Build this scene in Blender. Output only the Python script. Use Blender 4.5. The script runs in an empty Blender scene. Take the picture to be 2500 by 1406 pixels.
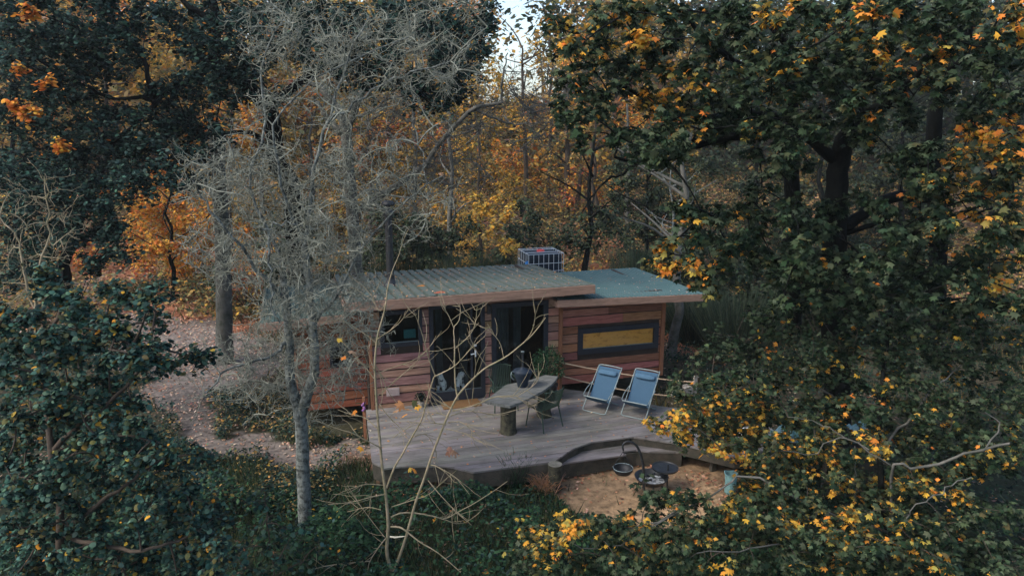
import bpy, math, random
import numpy as np
from mathutils import Matrix, Vector

SC = bpy.context.scene
COL = SC.collection
rng = np.random.default_rng(11)
random.seed(11)

# ------------------------------------------------------------------ camera
PITCH = math.radians(12.6)
FPX = 1800.0                                   # focal length in pixels of the 2500 px wide photograph
CAM = np.array([0.0, 0.0, 6.45])
cd = bpy.data.cameras.new('camera')
cam = bpy.data.objects.new('camera', cd)
COL.objects.link(cam)
cam.location = CAM
cam.rotation_euler = (math.radians(90) - PITCH, 0, 0)
cd.sensor_width = 36.0
cd.lens = 36.0 * FPX / 2500.0
cd.clip_end = 600.0
SC.camera = cam

# ------------------------------------------------------------------ light
SUN_EL, SUN_AZ = math.radians(46), math.radians(242)      # azimuth: clockwise from +Y
W = bpy.data.worlds.new('World')
SC.world = W
W.use_nodes = True
wn = W.node_tree
bg = wn.nodes['Background']
sky = wn.nodes.new('ShaderNodeTexSky')
sky.sky_type = 'NISHITA'
sky.sun_disc = False
sky.sun_elevation = SUN_EL
sky.sun_rotation = SUN_AZ
sky.air_density = 1.0
sky.dust_density = 2.5
sky.ozone_density = 1.0
wn.links.new(sky.outputs[0], bg.inputs[0])
bg.inputs[1].default_value = 0.145
ld = bpy.data.lights.new('sun', 'SUN')
ld.energy = 1.05
ld.angle = math.radians(14)
ld.color = (1.0, 0.965, 0.92)
sun = bpy.data.objects.new('sun', ld)
COL.objects.link(sun)
sd = Vector((math.sin(SUN_AZ) * math.cos(SUN_EL), math.cos(SUN_AZ) * math.cos(SUN_EL), math.sin(SUN_EL)))
sun.rotation_euler = sd.to_track_quat('Z', 'Y').to_euler()
sun.location = (0, -10, 30)
SC.view_settings.view_transform = 'Standard'
SC.view_settings.look = 'None'
SC.view_settings.exposure = 1.3
SC.view_settings.gamma = 1.0
SC.render.engine = 'CYCLES'
SC.cycles.max_bounces = 5
SC.cycles.diffuse_bounces = 2
SC.cycles.glossy_bounces = 2
SC.cycles.transmission_bounces = 4
SC.cycles.transparent_max_bounces = 6
SC.cycles.use_denoising = True

# ------------------------------------------------------------------ picture <-> place
cp, sp = math.cos(PITCH), math.sin(PITCH)
RV, FV, UV = np.array([1, 0, 0.]), np.array([0, cp, -sp]), np.array([0, sp, cp])
def ray(px, py): return FV + RV * (px - 1250) / FPX - UV * (py - 703) / FPX
def P(px, py, Y):
    r = ray(px, py); return CAM + r * (Y / r[1])
def onz(px, py, z=0.0):
    r = ray(px, py); return CAM + r * ((z - CAM[2]) / r[2])
def hill(x, y):
    x = np.asarray(x, float); y = np.asarray(y, float)
    d = y - 21 + 0.08 * np.abs(x)
    a = np.clip(d, 0, 24)
    h = 0.0036 * a * a + 0.13 * np.clip(d - 24, 0, 30) + 0.015 * np.clip(d - 54, 0, 60)
    return h
def onhill(px, py):
    r = ray(px, py)
    for t in np.arange(6, 200, 0.1):
        q = CAM + r * t
        if q[2] <= float(hill(q[0], q[1])): return q
    return CAM + r * 120
TH = math.radians(16.4)
UU = np.array([math.cos(TH), math.sin(TH), 0]); NN = np.array([math.sin(TH), -math.cos(TH), 0])
OO = onz(1110, 977, 0.45)
OO0 = np.array([OO[0], OO[1], 0.0])
CABM = Matrix.Translation(Vector(OO0)) @ Matrix.Rotation(TH, 4, 'Z')     # local x along the front, -y to the camera, z from the ground
def L(s, o, z=0.0): return OO0 + UU * s + NN * o + np.array([0, 0, z])   # o = metres in front of the wall
def so(px, py, z):
    d = onz(px, py, z) - OO0; return float(d @ UU), float(d @ NN)

# ------------------------------------------------------------------ materials
def mat(name, col, rough=0.8, spec=0.3, metal=0.0, noise=None, bump=0.0, bscale=30.0, stretch=None, attr=False, coords='Object'):
    m = bpy.data.materials.new(name); m.use_nodes = True
    nt = m.node_tree; b = nt.nodes['Principled BSDF']
    b.inputs['Roughness'].default_value = rough
    b.inputs['Specular IOR Level'].default_value = spec
    b.inputs['Metallic'].default_value = metal
    b.inputs['Base Color'].default_value = (*col, 1)
    tc = nt.nodes.new('ShaderNodeTexCoord')
    mp = nt.nodes.new('ShaderNodeMapping')
    nt.links.new(tc.outputs[coords], mp.inputs[0])
    if stretch: mp.inputs['Scale'].default_value = stretch
    src = None
    if attr:
        a = nt.nodes.new('ShaderNodeAttribute'); a.attribute_name = 'Col'
        src = a.outputs['Color']
    if noise:                                    # (scale, colour2, low, high)
        n = nt.nodes.new('ShaderNodeTexNoise')
        n.inputs['Scale'].default_value = noise[0]; n.inputs['Detail'].default_value = 6; n.inputs['Roughness'].default_value = 0.65
        nt.links.new(mp.outputs[0], n.inputs['Vector'])
        rp = nt.nodes.new('ShaderNodeMapRange')
        rp.inputs['From Min'].default_value = noise[2]; rp.inputs['From Max'].default_value = noise[3]
        nt.links.new(n.outputs['Fac'], rp.inputs['Value'])
        mx = nt.nodes.new('ShaderNodeMix'); mx.data_type = 'RGBA'
        nt.links.new(rp.outputs[0], mx.inputs['Factor'])
        if attr:
            mx.blend_type = 'MULTIPLY'
            nt.links.new(src, mx.inputs['A'])
        else:
            mx.inputs['A'].default_value = (*col, 1)
        mx.inputs['B'].default_value = (*noise[1], 1)
        src = mx.outputs['Result']
    if src is not None: nt.links.new(src, b.inputs['Base Color'])
    if bump:
        n2 = nt.nodes.new('ShaderNodeTexNoise'); n2.inputs['Scale'].default_value = bscale; n2.inputs['Detail'].default_value = 5
        nt.links.new(mp.outputs[0], n2.inputs['Vector'])
        bp = nt.nodes.new('ShaderNodeBump'); bp.inputs['Strength'].default_value = bump; bp.inputs['Distance'].default_value = 0.02
        nt.links.new(n2.outputs['Fac'], bp.inputs['Height']); nt.links.new(bp.outputs[0], b.inputs['Normal'])
    return m

def leafmat(name, trans=0.3, rough=0.7):
    m = bpy.data.materials.new(name); m.use_nodes = True
    nt = m.node_tree; b = nt.nodes['Principled BSDF']; out = nt.nodes['Material Output']
    b.inputs['Roughness'].default_value = rough; b.inputs['Specular IOR Level'].default_value = 0.08
    a = nt.nodes.new('ShaderNodeAttribute'); a.attribute_name = 'Col'
    tc = nt.nodes.new('ShaderNodeTexCoord'); n = nt.nodes.new('ShaderNodeTexNoise'); n.inputs['Scale'].default_value = 25
    nt.links.new(tc.outputs['Object'], n.inputs['Vector'])
    mr = nt.nodes.new('ShaderNodeMapRange'); mr.inputs['To Min'].default_value = 0.75; mr.inputs['To Max'].default_value = 1.25
    nt.links.new(n.outputs['Fac'], mr.inputs['Value'])
    mx = nt.nodes.new('ShaderNodeVectorMath'); mx.operation = 'SCALE'
    nt.links.new(a.outputs['Color'], mx.inputs[0]); nt.links.new(mr.outputs[0], mx.inputs['Scale'])
    nt.links.new(mx.outputs[0], b.inputs['Base Color'])
    t = nt.nodes.new('ShaderNodeBsdfTranslucent'); nt.links.new(mx.outputs[0], t.inputs['Color'])
    s = nt.nodes.new('ShaderNodeMixShader'); s.inputs[0].default_value = trans
    nt.links.new(b.outputs[0], s.inputs[1]); nt.links.new(t.outputs[0], s.inputs[2]); nt.links.new(s.outputs[0], out.inputs[0])
    return m

M = {}
M['leaf'] = leafmat('leaf_blade')
M['bark_pale'] = mat('bark_lichen_grey', (0.155, 0.17, 0.155), 0.9, noise=(14, (0.035, 0.04, 0.036), 0.42, 0.62), bump=0.9, bscale=22)
M['twig_pale'] = mat('twig_lichen_pale', (0.235, 0.245, 0.195), 0.9, noise=(5, (0.08, 0.085, 0.065), 0.40, 0.66))
M['bark_dark'] = mat('bark_dark', (0.006, 0.007, 0.0065), 0.95, 0.05, noise=(5, (0.020, 0.022, 0.018), 0.5, 0.8), bump=0.6)
M['bark_grey'] = mat('bark_grey', (0.11, 0.105, 0.09), 0.9, noise=(4, (0.035, 0.04, 0.03), 0.4, 0.7), bump=0.6)
M['bark_brown'] = mat('bark_brown', (0.06, 0.045, 0.032), 0.95, noise=(4, (0.03, 0.025, 0.02), 0.4, 0.7), bump=0.6)
M['bark_olive'] = mat('bark_mossy_olive', (0.27, 0.215, 0.14), 0.85, noise=(9, (0.12, 0.12, 0.06), 0.4, 0.7), bump=0.4)
M['ground'] = mat('earth_and_litter', (0.1, 0.1, 0.1), 0.95, 0.1, noise=(9, (0.35, 0.36, 0.38), 0.42, 0.72), bump=0.9, bscale=14, attr=True)
M['litter'] = mat('fallen_leaf', (0.1, 0.1, 0.1), 0.8, 0.2, attr=True)
M['board'] = mat('larch_cladding', (0.30, 0.13, 0.085), 0.8, 0.2, noise=(3.0, (0.42, 0.36, 0.34), 0.35, 0.75), bump=0.35, bscale=6, stretch=(1.0, 6, 9), attr=True)
M['fascia'] = mat('fascia_timber', (0.30, 0.19, 0.14), 0.85, 0.2, noise=(3, (0.17, 0.11, 0.08), 0.4, 0.7), bump=0.3, stretch=(1, 8, 8))
M['post'] = mat('post_timber', (0.24, 0.105, 0.055), 0.8, 0.2, noise=(4, (0.13, 0.06, 0.035), 0.4, 0.7), bump=0.3, stretch=(8, 8, 1))
M['inner'] = mat('dark_lining', (0.025, 0.018, 0.014), 0.9, noise=(5, (0.04, 0.028, 0.02), 0.4, 0.7))
M['frame'] = mat('dark_blue_frame', (0.010, 0.013, 0.020), 0.6, 0.4, noise=(12, (0.016, 0.02, 0.028), 0.4, 0.7))
M['deck'] = mat('weathered_decking', (0.2, 0.17, 0.16), 0.85, 0.2, noise=(1.7, (0.46, 0.47, 0.45), 0.38, 0.75), bump=0.3, bscale=10, stretch=(1, 3, 7), attr=True)
M['riser'] = mat('mossy_riser', (0.065, 0.055, 0.042), 0.9, noise=(5, (0.03, 0.032, 0.022), 0.4, 0.65), bump=0.4)
M['roof_a'] = mat('dusty_green_sheet', (0.095, 0.105, 0.090), 0.8, 0.25, noise=(1.6, (0.050, 0.085, 0.075), 0.35, 0.7), bump=0.1)
M['roof_b'] = mat('teal_green_sheet', (0.052, 0.105, 0.105), 0.75, 0.25, noise=(2.0, (0.075, 0.13, 0.128), 0.35, 0.7), bump=0.1)
M['roof_c'] = mat('dark_green_sheet', (0.06, 0.10, 0.09), 0.8, 0.2, noise=(3, (0.04, 0.06, 0.05), 0.4, 0.65), bump=0.2)  # dark grey-green sheet of the lower left roof
M['black'] = mat('black_metal', (0.009, 0.010, 0.012), 0.5, 0.5, noise=(8, (0.02, 0.02, 0.022), 0.4, 0.7))
M['steel'] = mat('galvanised_steel', (0.48, 0.52, 0.54), 0.5, 0.5, metal=0.4, noise=(20, (0.36, 0.4, 0.42), 0.4, 0.7))
M['tank'] = mat('dark_tank_plastic', (0.006, 0.013, 0.022), 0.6, 0.2, noise=(3, (0.02, 0.035, 0.05), 0.5, 0.8))
M['red'] = mat('red_cap', (0.6, 0.06, 0.05), 0.5, noise=(10, (0.45, 0.04, 0.04), 0.4, 0.7))
M['bluep'] = mat('blue_pipe', (0.04, 0.19, 0.5), 0.5, noise=(10, (0.05, 0.25, 0.55), 0.4, 0.7))
M['sling'] = mat('blue_sling_fabric', (0.050, 0.105, 0.165), 0.85, 0.2, noise=(120, (0.034, 0.075, 0.12), 0.4, 0.65))
M['pillow'] = mat('blue_head_pillow', (0.07, 0.14, 0.21), 0.85, 0.2, noise=(100, (0.05, 0.105, 0.165), 0.4, 0.65))
M['tube'] = mat('grey_green_tube', (0.20, 0.25, 0.25), 0.45, 0.5, metal=0.3, noise=(15, (0.13, 0.17, 0.17), 0.4, 0.7))
M['table'] = mat('weathered_slab', (0.155, 0.158, 0.145), 0.85, 0.2, noise=(4, (0.06, 0.065, 0.058), 0.4, 0.7), bump=0.4, stretch=(1, 5, 5))
M['log'] = mat('log_bark', (0.07, 0.065, 0.04), 0.95, noise=(9, (0.02, 0.02, 0.015), 0.4, 0.62), bump=0.9, bscale=18)
M['logend'] = mat('log_end', (0.17, 0.16, 0.13), 0.9, noise=(10, (0.08, 0.08, 0.06), 0.4, 0.7))
M['gchair'] = mat('green_painted_metal', (0.025, 0.048, 0.034), 0.6, 0.25, noise=(10, (0.018, 0.033, 0.024), 0.4, 0.7))
M['navy'] = mat('navy_enamel', (0.010, 0.018, 0.030), 0.6, 0.3, noise=(10, (0.018, 0.03, 0.045), 0.45, 0.7))
M['rope'] = mat('hemp_rope', (0.42, 0.32, 0.22), 0.9, noise=(60, (0.28, 0.2, 0.13), 0.4, 0.65))
M['mat'] = mat('coir_mat', (0.21, 0.11, 0.04), 0.95, noise=(60, (0.12, 0.07, 0.03), 0.4, 0.65), bump=0.6, bscale=150)
M['ash'] = mat('pale_ash', (0.35, 0.37, 0.38), 0.95, noise=(14, (0.05, 0.06, 0.065), 0.45, 0.6), bump=0.8)
M['iron'] = mat('fire_iron', (0.012, 0.014, 0.016), 0.55, 0.5, metal=0.2, noise=(10, (0.035, 0.045, 0.05), 0.5, 0.75))
M['turq'] = mat('turquoise_plastic', (0.23, 0.42, 0.42), 0.7, noise=(9, (0.14, 0.28, 0.27), 0.42, 0.66), bump=0.3)
M['ochre'] = mat('ochre_blind', (0.95, 0.46, 0.10), 0.8, noise=(4, (0.55, 0.20, 0.04), 0.52, 0.70), stretch=(1.5, 1, 3))
M['curtain'] = mat('grey_curtain', (0.035, 0.042, 0.042), 0.9, noise=(5, (0.02, 0.025, 0.025), 0.4, 0.7))
M['teal'] = mat('teal_cushion', (0.04, 0.17, 0.16), 0.8, noise=(30, (0.03, 0.12, 0.12), 0.4, 0.7))
M['white'] = mat('white_metal', (0.7, 0.72, 0.72), 0.5, noise=(20, (0.55, 0.57, 0.58), 0.4, 0.7))
M['vent'] = mat('pale_vent', (0.42, 0.33, 0.30), 0.7, noise=(20, (0.36, 0.28, 0.25), 0.4, 0.7))
M['fur_w'] = mat('white_fur', (0.85, 0.85, 0.78), 0.95, noise=(8, (0.10, 0.10, 0.09), 0.56, 0.6), bump=0.5)
M['fur_b'] = mat('black_fur', (0.02, 0.02, 0.02), 0.95, noise=(12, (0.05, 0.05, 0.05), 0.5, 0.7), bump=0.5)
M['tarp'] = mat('blue_tarp', (0.13, 0.24, 0.30), 0.6, noise=(5, (0.10, 0.26, 0.25), 0.4, 0.7), bump=0.5)
M['stone'] = mat('pale_block', (0.32, 0.29, 0.25), 0.9, noise=(10, (0.2, 0.18, 0.15), 0.4, 0.7), bump=0.6)
M['purple'] = mat('purple_ribbon', (0.26, 0.12, 0.28), 0.8, noise=(10, (0.2, 0.08, 0.24), 0.4, 0.7))
M['splinter'] = mat('fresh_split_wood', (0.62, 0.56, 0.42), 0.8, noise=(20, (0.45, 0.4, 0.3), 0.4, 0.7))
gm = bpy.data.materials.new('window_glass'); gm.use_nodes = True
_nt = gm.node_tree; _nt.nodes.remove(_nt.nodes['Principled BSDF'])
_g = _nt.nodes.new('ShaderNodeBsdfGlossy'); _g.inputs['Roughness'].default_value = 0.03; _g.inputs['Color'].default_value = (0.8, 0.9, 0.95, 1)
_t = _nt.nodes.new('ShaderNodeBsdfTransparent'); _t.inputs['Color'].default_value = (0.93, 0.95, 0.95, 1)
_f = _nt.nodes.new('ShaderNodeFresnel'); _f.inputs['IOR'].default_value = 1.35
_m = _nt.nodes.new('ShaderNodeMixShader')
_nt.links.new(_f.outputs[0], _m.inputs[0]); _nt.links.new(_t.outputs[0], _m.inputs[1]); _nt.links.new(_g.outputs[0], _m.inputs[2])
_nt.links.new(_m.outputs[0], _nt.nodes['Material Output'].inputs[0])
M['glass'] = gm

# ------------------------------------------------------------------ mesh helpers
def build(name, parts, mats, parent=None, smooth=False, matrix=None):
    """parts: list of (V[n,3], F[m,k], colour or None, material index); one mesh object."""
    vs, loops, starts, tots, mi, cols = [], [], [], [], [], []
    off = 0; lo = 0
    for V, F, c, k in parts:
        V = np.asarray(V, np.float32).reshape(-1, 3); F = np.asarray(F, np.int32)
        if len(V) == 0 or len(F) == 0: continue
        vs.append(V); loops.append((F + off).ravel())
        n, kk = F.shape
        starts.append(lo + np.arange(n) * kk); tots.append(np.full(n, kk)); mi.append(np.full(n, k))
        cc = np.ones((len(V), 4), np.float32) * 0.2
        if c is not None: cc[:, :3] = np.asarray(c)
        cc[:, 3] = 1; cols.append(cc)
        off += len(V); lo += n * kk
    me = bpy.data.meshes.new(name)
    vs = np.concatenate(vs); loops = np.concatenate(loops); starts = np.concatenate(starts); tots = np.concatenate(tots)
    me.vertices.add(len(vs)); me.vertices.foreach_set('co', vs.ravel())
    me.loops.add(len(loops)); me.loops.foreach_set('vertex_index', loops.astype(np.int32))
    me.polygons.add(len(starts)); me.polygons.foreach_set('loop_start', starts.astype(np.int32)); me.polygons.foreach_set('loop_total', tots.astype(np.int32))
    me.polygons.foreach_set('material_index', np.concatenate(mi).astype(np.int32))
    me.polygons.foreach_set('use_smooth', np.full(len(starts), bool(smooth)))
    for m in (mats if isinstance(mats, (list, tuple)) else [mats]): me.materials.append(m)
    ca = me.color_attributes.new('Col', 'FLOAT_COLOR', 'POINT')
    ca.data.foreach_set('color', np.concatenate(cols).ravel())
    me.update(calc_edges=True)
    o = bpy.data.objects.new(name, me); COL.objects.link(o)
    if matrix is not None: o.matrix_basis = matrix
    if parent is not None: o.parent = parent
    return o
def tag(o, label=None, cat=None, group=None, kind=None):
    if label: o['label'] = label
    if cat: o['category'] = cat
    if group: o['group'] = group
    if kind: o['kind'] = kind
    return o
def empty(name, loc, rz=0.0):
    o = bpy.data.objects.new(name, None); COL.objects.link(o)
    o.location = Vector(loc); o.rotation_euler = (0, 0, rz); o.empty_display_size = 0.2
    return o
def copy_tree(o, parent=None):
    c = o.copy(); COL.objects.link(c)
    if parent is not None: c.parent = parent
    for ch in [x for x in bpy.data.objects if x.parent == o]: copy_tree(ch, c)
    return c
def box(x0, x1, y0, y1, z0, z1):
    V = np.array([[x, y, z] for z in (z0, z1) for y in (y0, y1) for x in (x0, x1)], float)
    F = np.array([[0, 2, 3, 1], [4, 5, 7, 6], [0, 1, 5, 4], [2, 6, 7, 3], [0, 4, 6, 2], [1, 3, 7, 5]])
    return V, F
def bxp(*a, c=None, k=0):
    V, F = box(*a); return (V, F, c, k)
def nrm(a): return a / (np.linalg.norm(a, axis=-1, keepdims=True) + 1e-9)
def tubes(Pl, R, K=4, cap=False):
    """Pl[N,M,3], R[N,M] -> V, F quads."""
    Pl = np.asarray(Pl, float); R = np.asarray(R, float)
    N, Mn, _ = Pl.shape
    T = nrm(np.gradient(Pl, axis=1))
    ref = np.tile(np.array([0.13, 0.27, 0.95]), (N, Mn, 1))
    mean = np.abs(nrm(Pl[:, -1] - Pl[:, 0])[:, 2]) > 0.8
    ref[mean] = np.array([0.95, 0.2, 0.1])
    A = nrm(np.cross(T, ref)); B = np.cross(T, A)
    an = np.arange(K) * 2 * math.pi / K
    V = Pl[:, :, None, :] + R[:, :, None, None] * (np.cos(an)[None, None, :, None] * A[:, :, None, :] + np.sin(an)[None, None, :, None] * B[:, :, None, :])
    idx = np.arange(N * Mn * K).reshape(N, Mn, K)
    a = idx[:, :-1, :]; b = np.roll(a, -1, axis=2); c = np.roll(idx[:, 1:, :], -1, axis=2); d = idx[:, 1:, :]
    F = np.stack([a, b, c, d], -1).reshape(-1, 4)
    return V.reshape(-1, 3), F
def tube1(pts, r, K=8, k=0, c=None):
    pts = np.asarray(pts, float)[None]; r = np.asarray(r, float)
    if r.ndim == 0: r = np.full(pts.shape[1], float(r))
    V, F = tubes(pts, r[None], K); return (V, F, c, k)
def smoothline(pts, n):
    """Catmull-Rom resample."""
    pts = np.asarray(pts, float)
    if len(pts) < 3:
        t = np.linspace(0, 1, n)[:, None]; return pts[0] * (1 - t) + pts[-1] * t
    p = np.vstack([2 * pts[0] - pts[1], pts, 2 * pts[-1] - pts[-2]])
    out = []
    for t in np.linspace(0, len(pts) - 1 - 1e-6, n):
        i = int(t); f = t - i; a, b, c, d = p[i:i + 4]
        out.append(0.5 * ((2 * b) + (-a + c) * f + (2 * a - 5 * b + 4 * c - d) * f * f + (-a + 3 * b - 3 * c + d) * f ** 3))
    return np.array(out)
def lathe(prof, K=20, c=None, k=0, centre=(0, 0, 0)):
    prof = np.asarray(prof, float); an = np.arange(K) * 2 * math.pi / K
    V = np.stack([prof[:, 0:1] * np.cos(an), prof[:, 0:1] * np.sin(an), np.repeat(prof[:, 1:2], K, 1)], -1)
    V = V.reshape(-1, 3) + np.array(centre)
    idx = np.arange(len(prof) * K).reshape(len(prof), K)
    a = idx[:-1]; d = idx[1:]
    F = np.stack([a, np.roll(a, -1, 1), np.roll(d, -1, 1), d], -1).reshape(-1, 4)
    return (V, F, c, k)

# leaf outlines: (verts2d, tris)
def fan(pts):
    n = len(pts); V = np.vstack([[0, 0.3], pts]); F = np.array([[0, i + 1, (i + 1) % n + 1] for i in range(n)]); return V, F
_h = [(0.10, 0.66), (0.30, 0.80), (0.52, 0.86), (0.46, 0.58), (0.38, 0.42), (0.62, 0.36), (0.56, 0.14), (0.22, 0.06)]
MAPLE = fan(np.array([(0, 1.08)] + _h + [(0.02, 0.0)] + [(-x, y) for x, y in _h[::-1]]))
_h = [(0.13, 0.62), (0.50, 0.84), (0.40, 0.42), (0.56, 0.16)]
MAPLE_S = fan(np.array([(0, 1.05)] + _h + [(0, 0.02)] + [(-x, y) for x, y in _h[::-1]]))
_h = [(0.22, 0.85), (0.42, 0.5), (0.36, 0.12)]
ROUND = fan(np.array([(0, 1.0)] + _h + [(0, 0.0)] + [(-x, y) for x, y in _h[::-1]]))
OVAL = (np.array([(0, 0), (0.28, 0.45), (0, 1), (-0.28, 0.45)]), np.array([[0, 1, 2], [0, 2, 3]]))
BLADE = (np.array([(-0.035, 0), (0.035, 0), (0.0, 1.0)]), np.array([[0, 1, 2]]))
def leaf_axes(n, up=1.0, tilt=0.7, droop=0.45):
    az = rng.uniform(0, 2 * math.pi, n)
    D = np.stack([np.cos(az), np.sin(az), -droop + rng.normal(0, 0.35, n)], -1)
    D = nrm(D)
    Nn = nrm(np.stack([rng.normal(0, tilt * 0.6, n), rng.normal(-0.12, tilt * 0.6, n), np.full(n, up)], -1))
    X = nrm(np.cross(D, Nn)); Z = np.cross(X, D)
    return X, D, Z
def leaf_mesh(Pc, size, shape, col, axes, curl=0.25):
    v2, f = shape; n = len(Pc); m = len(v2)
    X, D, Z = axes
    zz = -curl * (np.abs(v2[:, 0]) * 0.8 + (v2[:, 1] - 0.3) ** 2 * 0.6)
    s = np.asarray(size).reshape(-1, 1, 1)
    V = Pc[:, None, :] + s * (v2[None, :, 0:1] * X[:, None, :] + v2[None, :, 1:2] * D[:, None, :] + zz[None, :, None] * Z[:, None, :])
    F = (f[None] + (np.arange(n) * m)[:, None, None]).reshape(-1, 3)
    C = np.repeat(col, m, axis=0)
    return V.reshape(-1, 3), F, C
PAL = {
    'dark': [(0.005, 0.014, 0.012), (0.010, 0.024, 0.020), (0.021, 0.044, 0.036), (0.042, 0.076, 0.062)],
    'green': [(0.008, 0.018, 0.010), (0.020, 0.038, 0.018), (0.040, 0.062, 0.032), (0.068, 0.090, 0.048)],
    'olive': [(0.050, 0.062, 0.028), (0.075, 0.078, 0.032), (0.10, 0.09, 0.035)],
    'teal': [(0.012, 0.034, 0.028), (0.024, 0.062, 0.048), (0.046, 0.104, 0.078), (0.082, 0.138, 0.090)],
    'nettle': [(0.012, 0.034, 0.018), (0.022, 0.056, 0.026), (0.042, 0.088, 0.042)],
    'orange': [(0.62, 0.20, 0.035), (0.66, 0.25, 0.04), (0.64, 0.27, 0.045), (0.55, 0.27, 0.04)],
    'yellow': [(0.55, 0.31, 0.04), (0.42, 0.28, 0.05), (0.60, 0.28, 0.035), (0.30, 0.24, 0.06)],
    'gold': [(0.448, 0.26, 0.059), (0.543, 0.295, 0.053), (0.283, 0.201, 0.059), (0.177, 0.153, 0.053)],
    'bgorange': [(0.58, 0.19, 0.035), (0.62, 0.27, 0.04), (0.44, 0.13, 0.03), (0.50, 0.27, 0.045)],
    'brown': [(0.224, 0.159, 0.065), (0.153, 0.13, 0.053), (0.295, 0.195, 0.065), (0.118, 0.112, 0.053), (0.354, 0.212, 0.071)],
    'red': [(0.36, 0.10, 0.05), (0.28, 0.07, 0.04), (0.22, 0.08, 0.05)],
    'pink': [(0.35, 0.20, 0.12), (0.28, 0.17, 0.11), (0.40, 0.20, 0.09)],
    'bggreen': [(0.024, 0.038, 0.026), (0.040, 0.055, 0.034), (0.062, 0.075, 0.042)],
    'litter': [(0.30, 0.12, 0.06), (0.38, 0.17, 0.09), (0.24, 0.10, 0.06), (0.42, 0.25, 0.16), (0.16, 0.08, 0.05)],
    'litter2': [(0.30, 0.19, 0.13), (0.22, 0.13, 0.09), (0.40, 0.30, 0.22), (0.16, 0.10, 0.08)],
}
def pal(key, n, jit=0.16):
    a = np.array(PAL[key]); c = a[rng.integers(0, len(a), n)]
    return np.clip(c * (1 + rng.normal(0, jit, (n, 1))) * (1 + rng.normal(0, 0.05, (n, 3))), 0.003, 0.9)

# ------------------------------------------------------------------ trees made of clumps on limbs
def grid_clumps(rows, r0, c0, Yf, per=1.6, rad=34, jit=26, skip='.'):
    """one character per 50 px cell of the photograph -> list of (centre, radius, char); every clump has its own distance."""
    out = []
    for i, row in enumerate(rows):
        for j, ch in enumerate(row):
            if ch in skip + ' ': continue
            k = int(per) + (rng.random() < per - int(per))
            for _ in range(k):
                px = (c0 + j) * 50 + 25 + rng.normal(0, jit * 0.6) + rng.uniform(-8, 8)
                py = (r0 + i) * 50 + 25 + rng.normal(0, jit * 0.6) + rng.uniform(-8, 8)
                Y = Yf(px, py); c = P(px, py, Y)
                out.append((c, rad * rng.uniform(0.75, 1.3) * Y * 1.02 / FPX, ch, px, py))
    return out
def limb(pts, r0, r1, n=14, wob=0.02):
    q = smoothline([P(a, b, Y) for a, b, Y in pts], n)
    q[1:-1] += rng.normal(0, wob, (n - 2, 3))
    return q, np.linspace(r0, r1, n)
def connect(limbs, clumps, rmin=0.006, kk=0.016):
    """branch from the nearest existing wood to every clump centre."""
    nodes = np.concatenate([l[0][len(l[0]) // 4:] for l in limbs])
    cs = np.array([c[0] for c in clumps])
    d = np.min(np.linalg.norm(cs[:, None] - nodes[None], axis=2), axis=1)
    order = np.argsort(d); outP, outR = [], []
    nl = [nodes]
    for i in order:
        al = np.concatenate(nl); dd = np.linalg.norm(al - cs[i], axis=1)
        dd = dd + 0.25 * np.maximum(0, al[:, 2] - cs[i][2])
        a = al[np.argmin(dd)]; b = cs[i]; ln = np.linalg.norm(b - a) + 1e-6
        t = np.linspace(0, 1, 6)[:, None]
        mid = (a + b) / 2 + rng.normal(0, 0.12, 3) * ln + np.array([0, 0, 0.10 * ln])
        q = (1 - t) ** 2 * a + 2 * t * (1 - t) * mid + t * t * b
        outP.append(q); r = min(0.05, rmin + kk * ln); outR.append(np.linspace(r, rmin, 6))
        nl.append(q[2:])
    return np.array(outP), np.array(outR)
def sprays(clumps, nt, flat=0.75):
    """short twigs inside each clump: N,4,3 ; returns start/end arrays and clump index."""
    n = len(clumps) * nt
    c = np.repeat(np.array([k[0] for k in clumps]), nt, 0); r = np.repeat(np.array([k[1] for k in clumps]), nt)[:, None]
    d = nrm(rng.normal(0, 1, (n, 3)) * np.array([1, 1, flat]))
    a = c + d * r * rng.uniform(0, 0.3, (n, 1)); e = c + d * r * rng.uniform(0.7, 1.35, (n, 1)); e[:, 2] -= 0.18 * r[:, 0]
    t = np.linspace(0, 1, 4)[None, :, None]
    q = a[:, None] * (1 - t) + e[:, None] * t; q[:, 1:3] += rng.normal(0, 0.06, (n, 2, 3)) * r[:, None]
    return q, np.repeat(np.arange(len(clumps)), nt)

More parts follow.
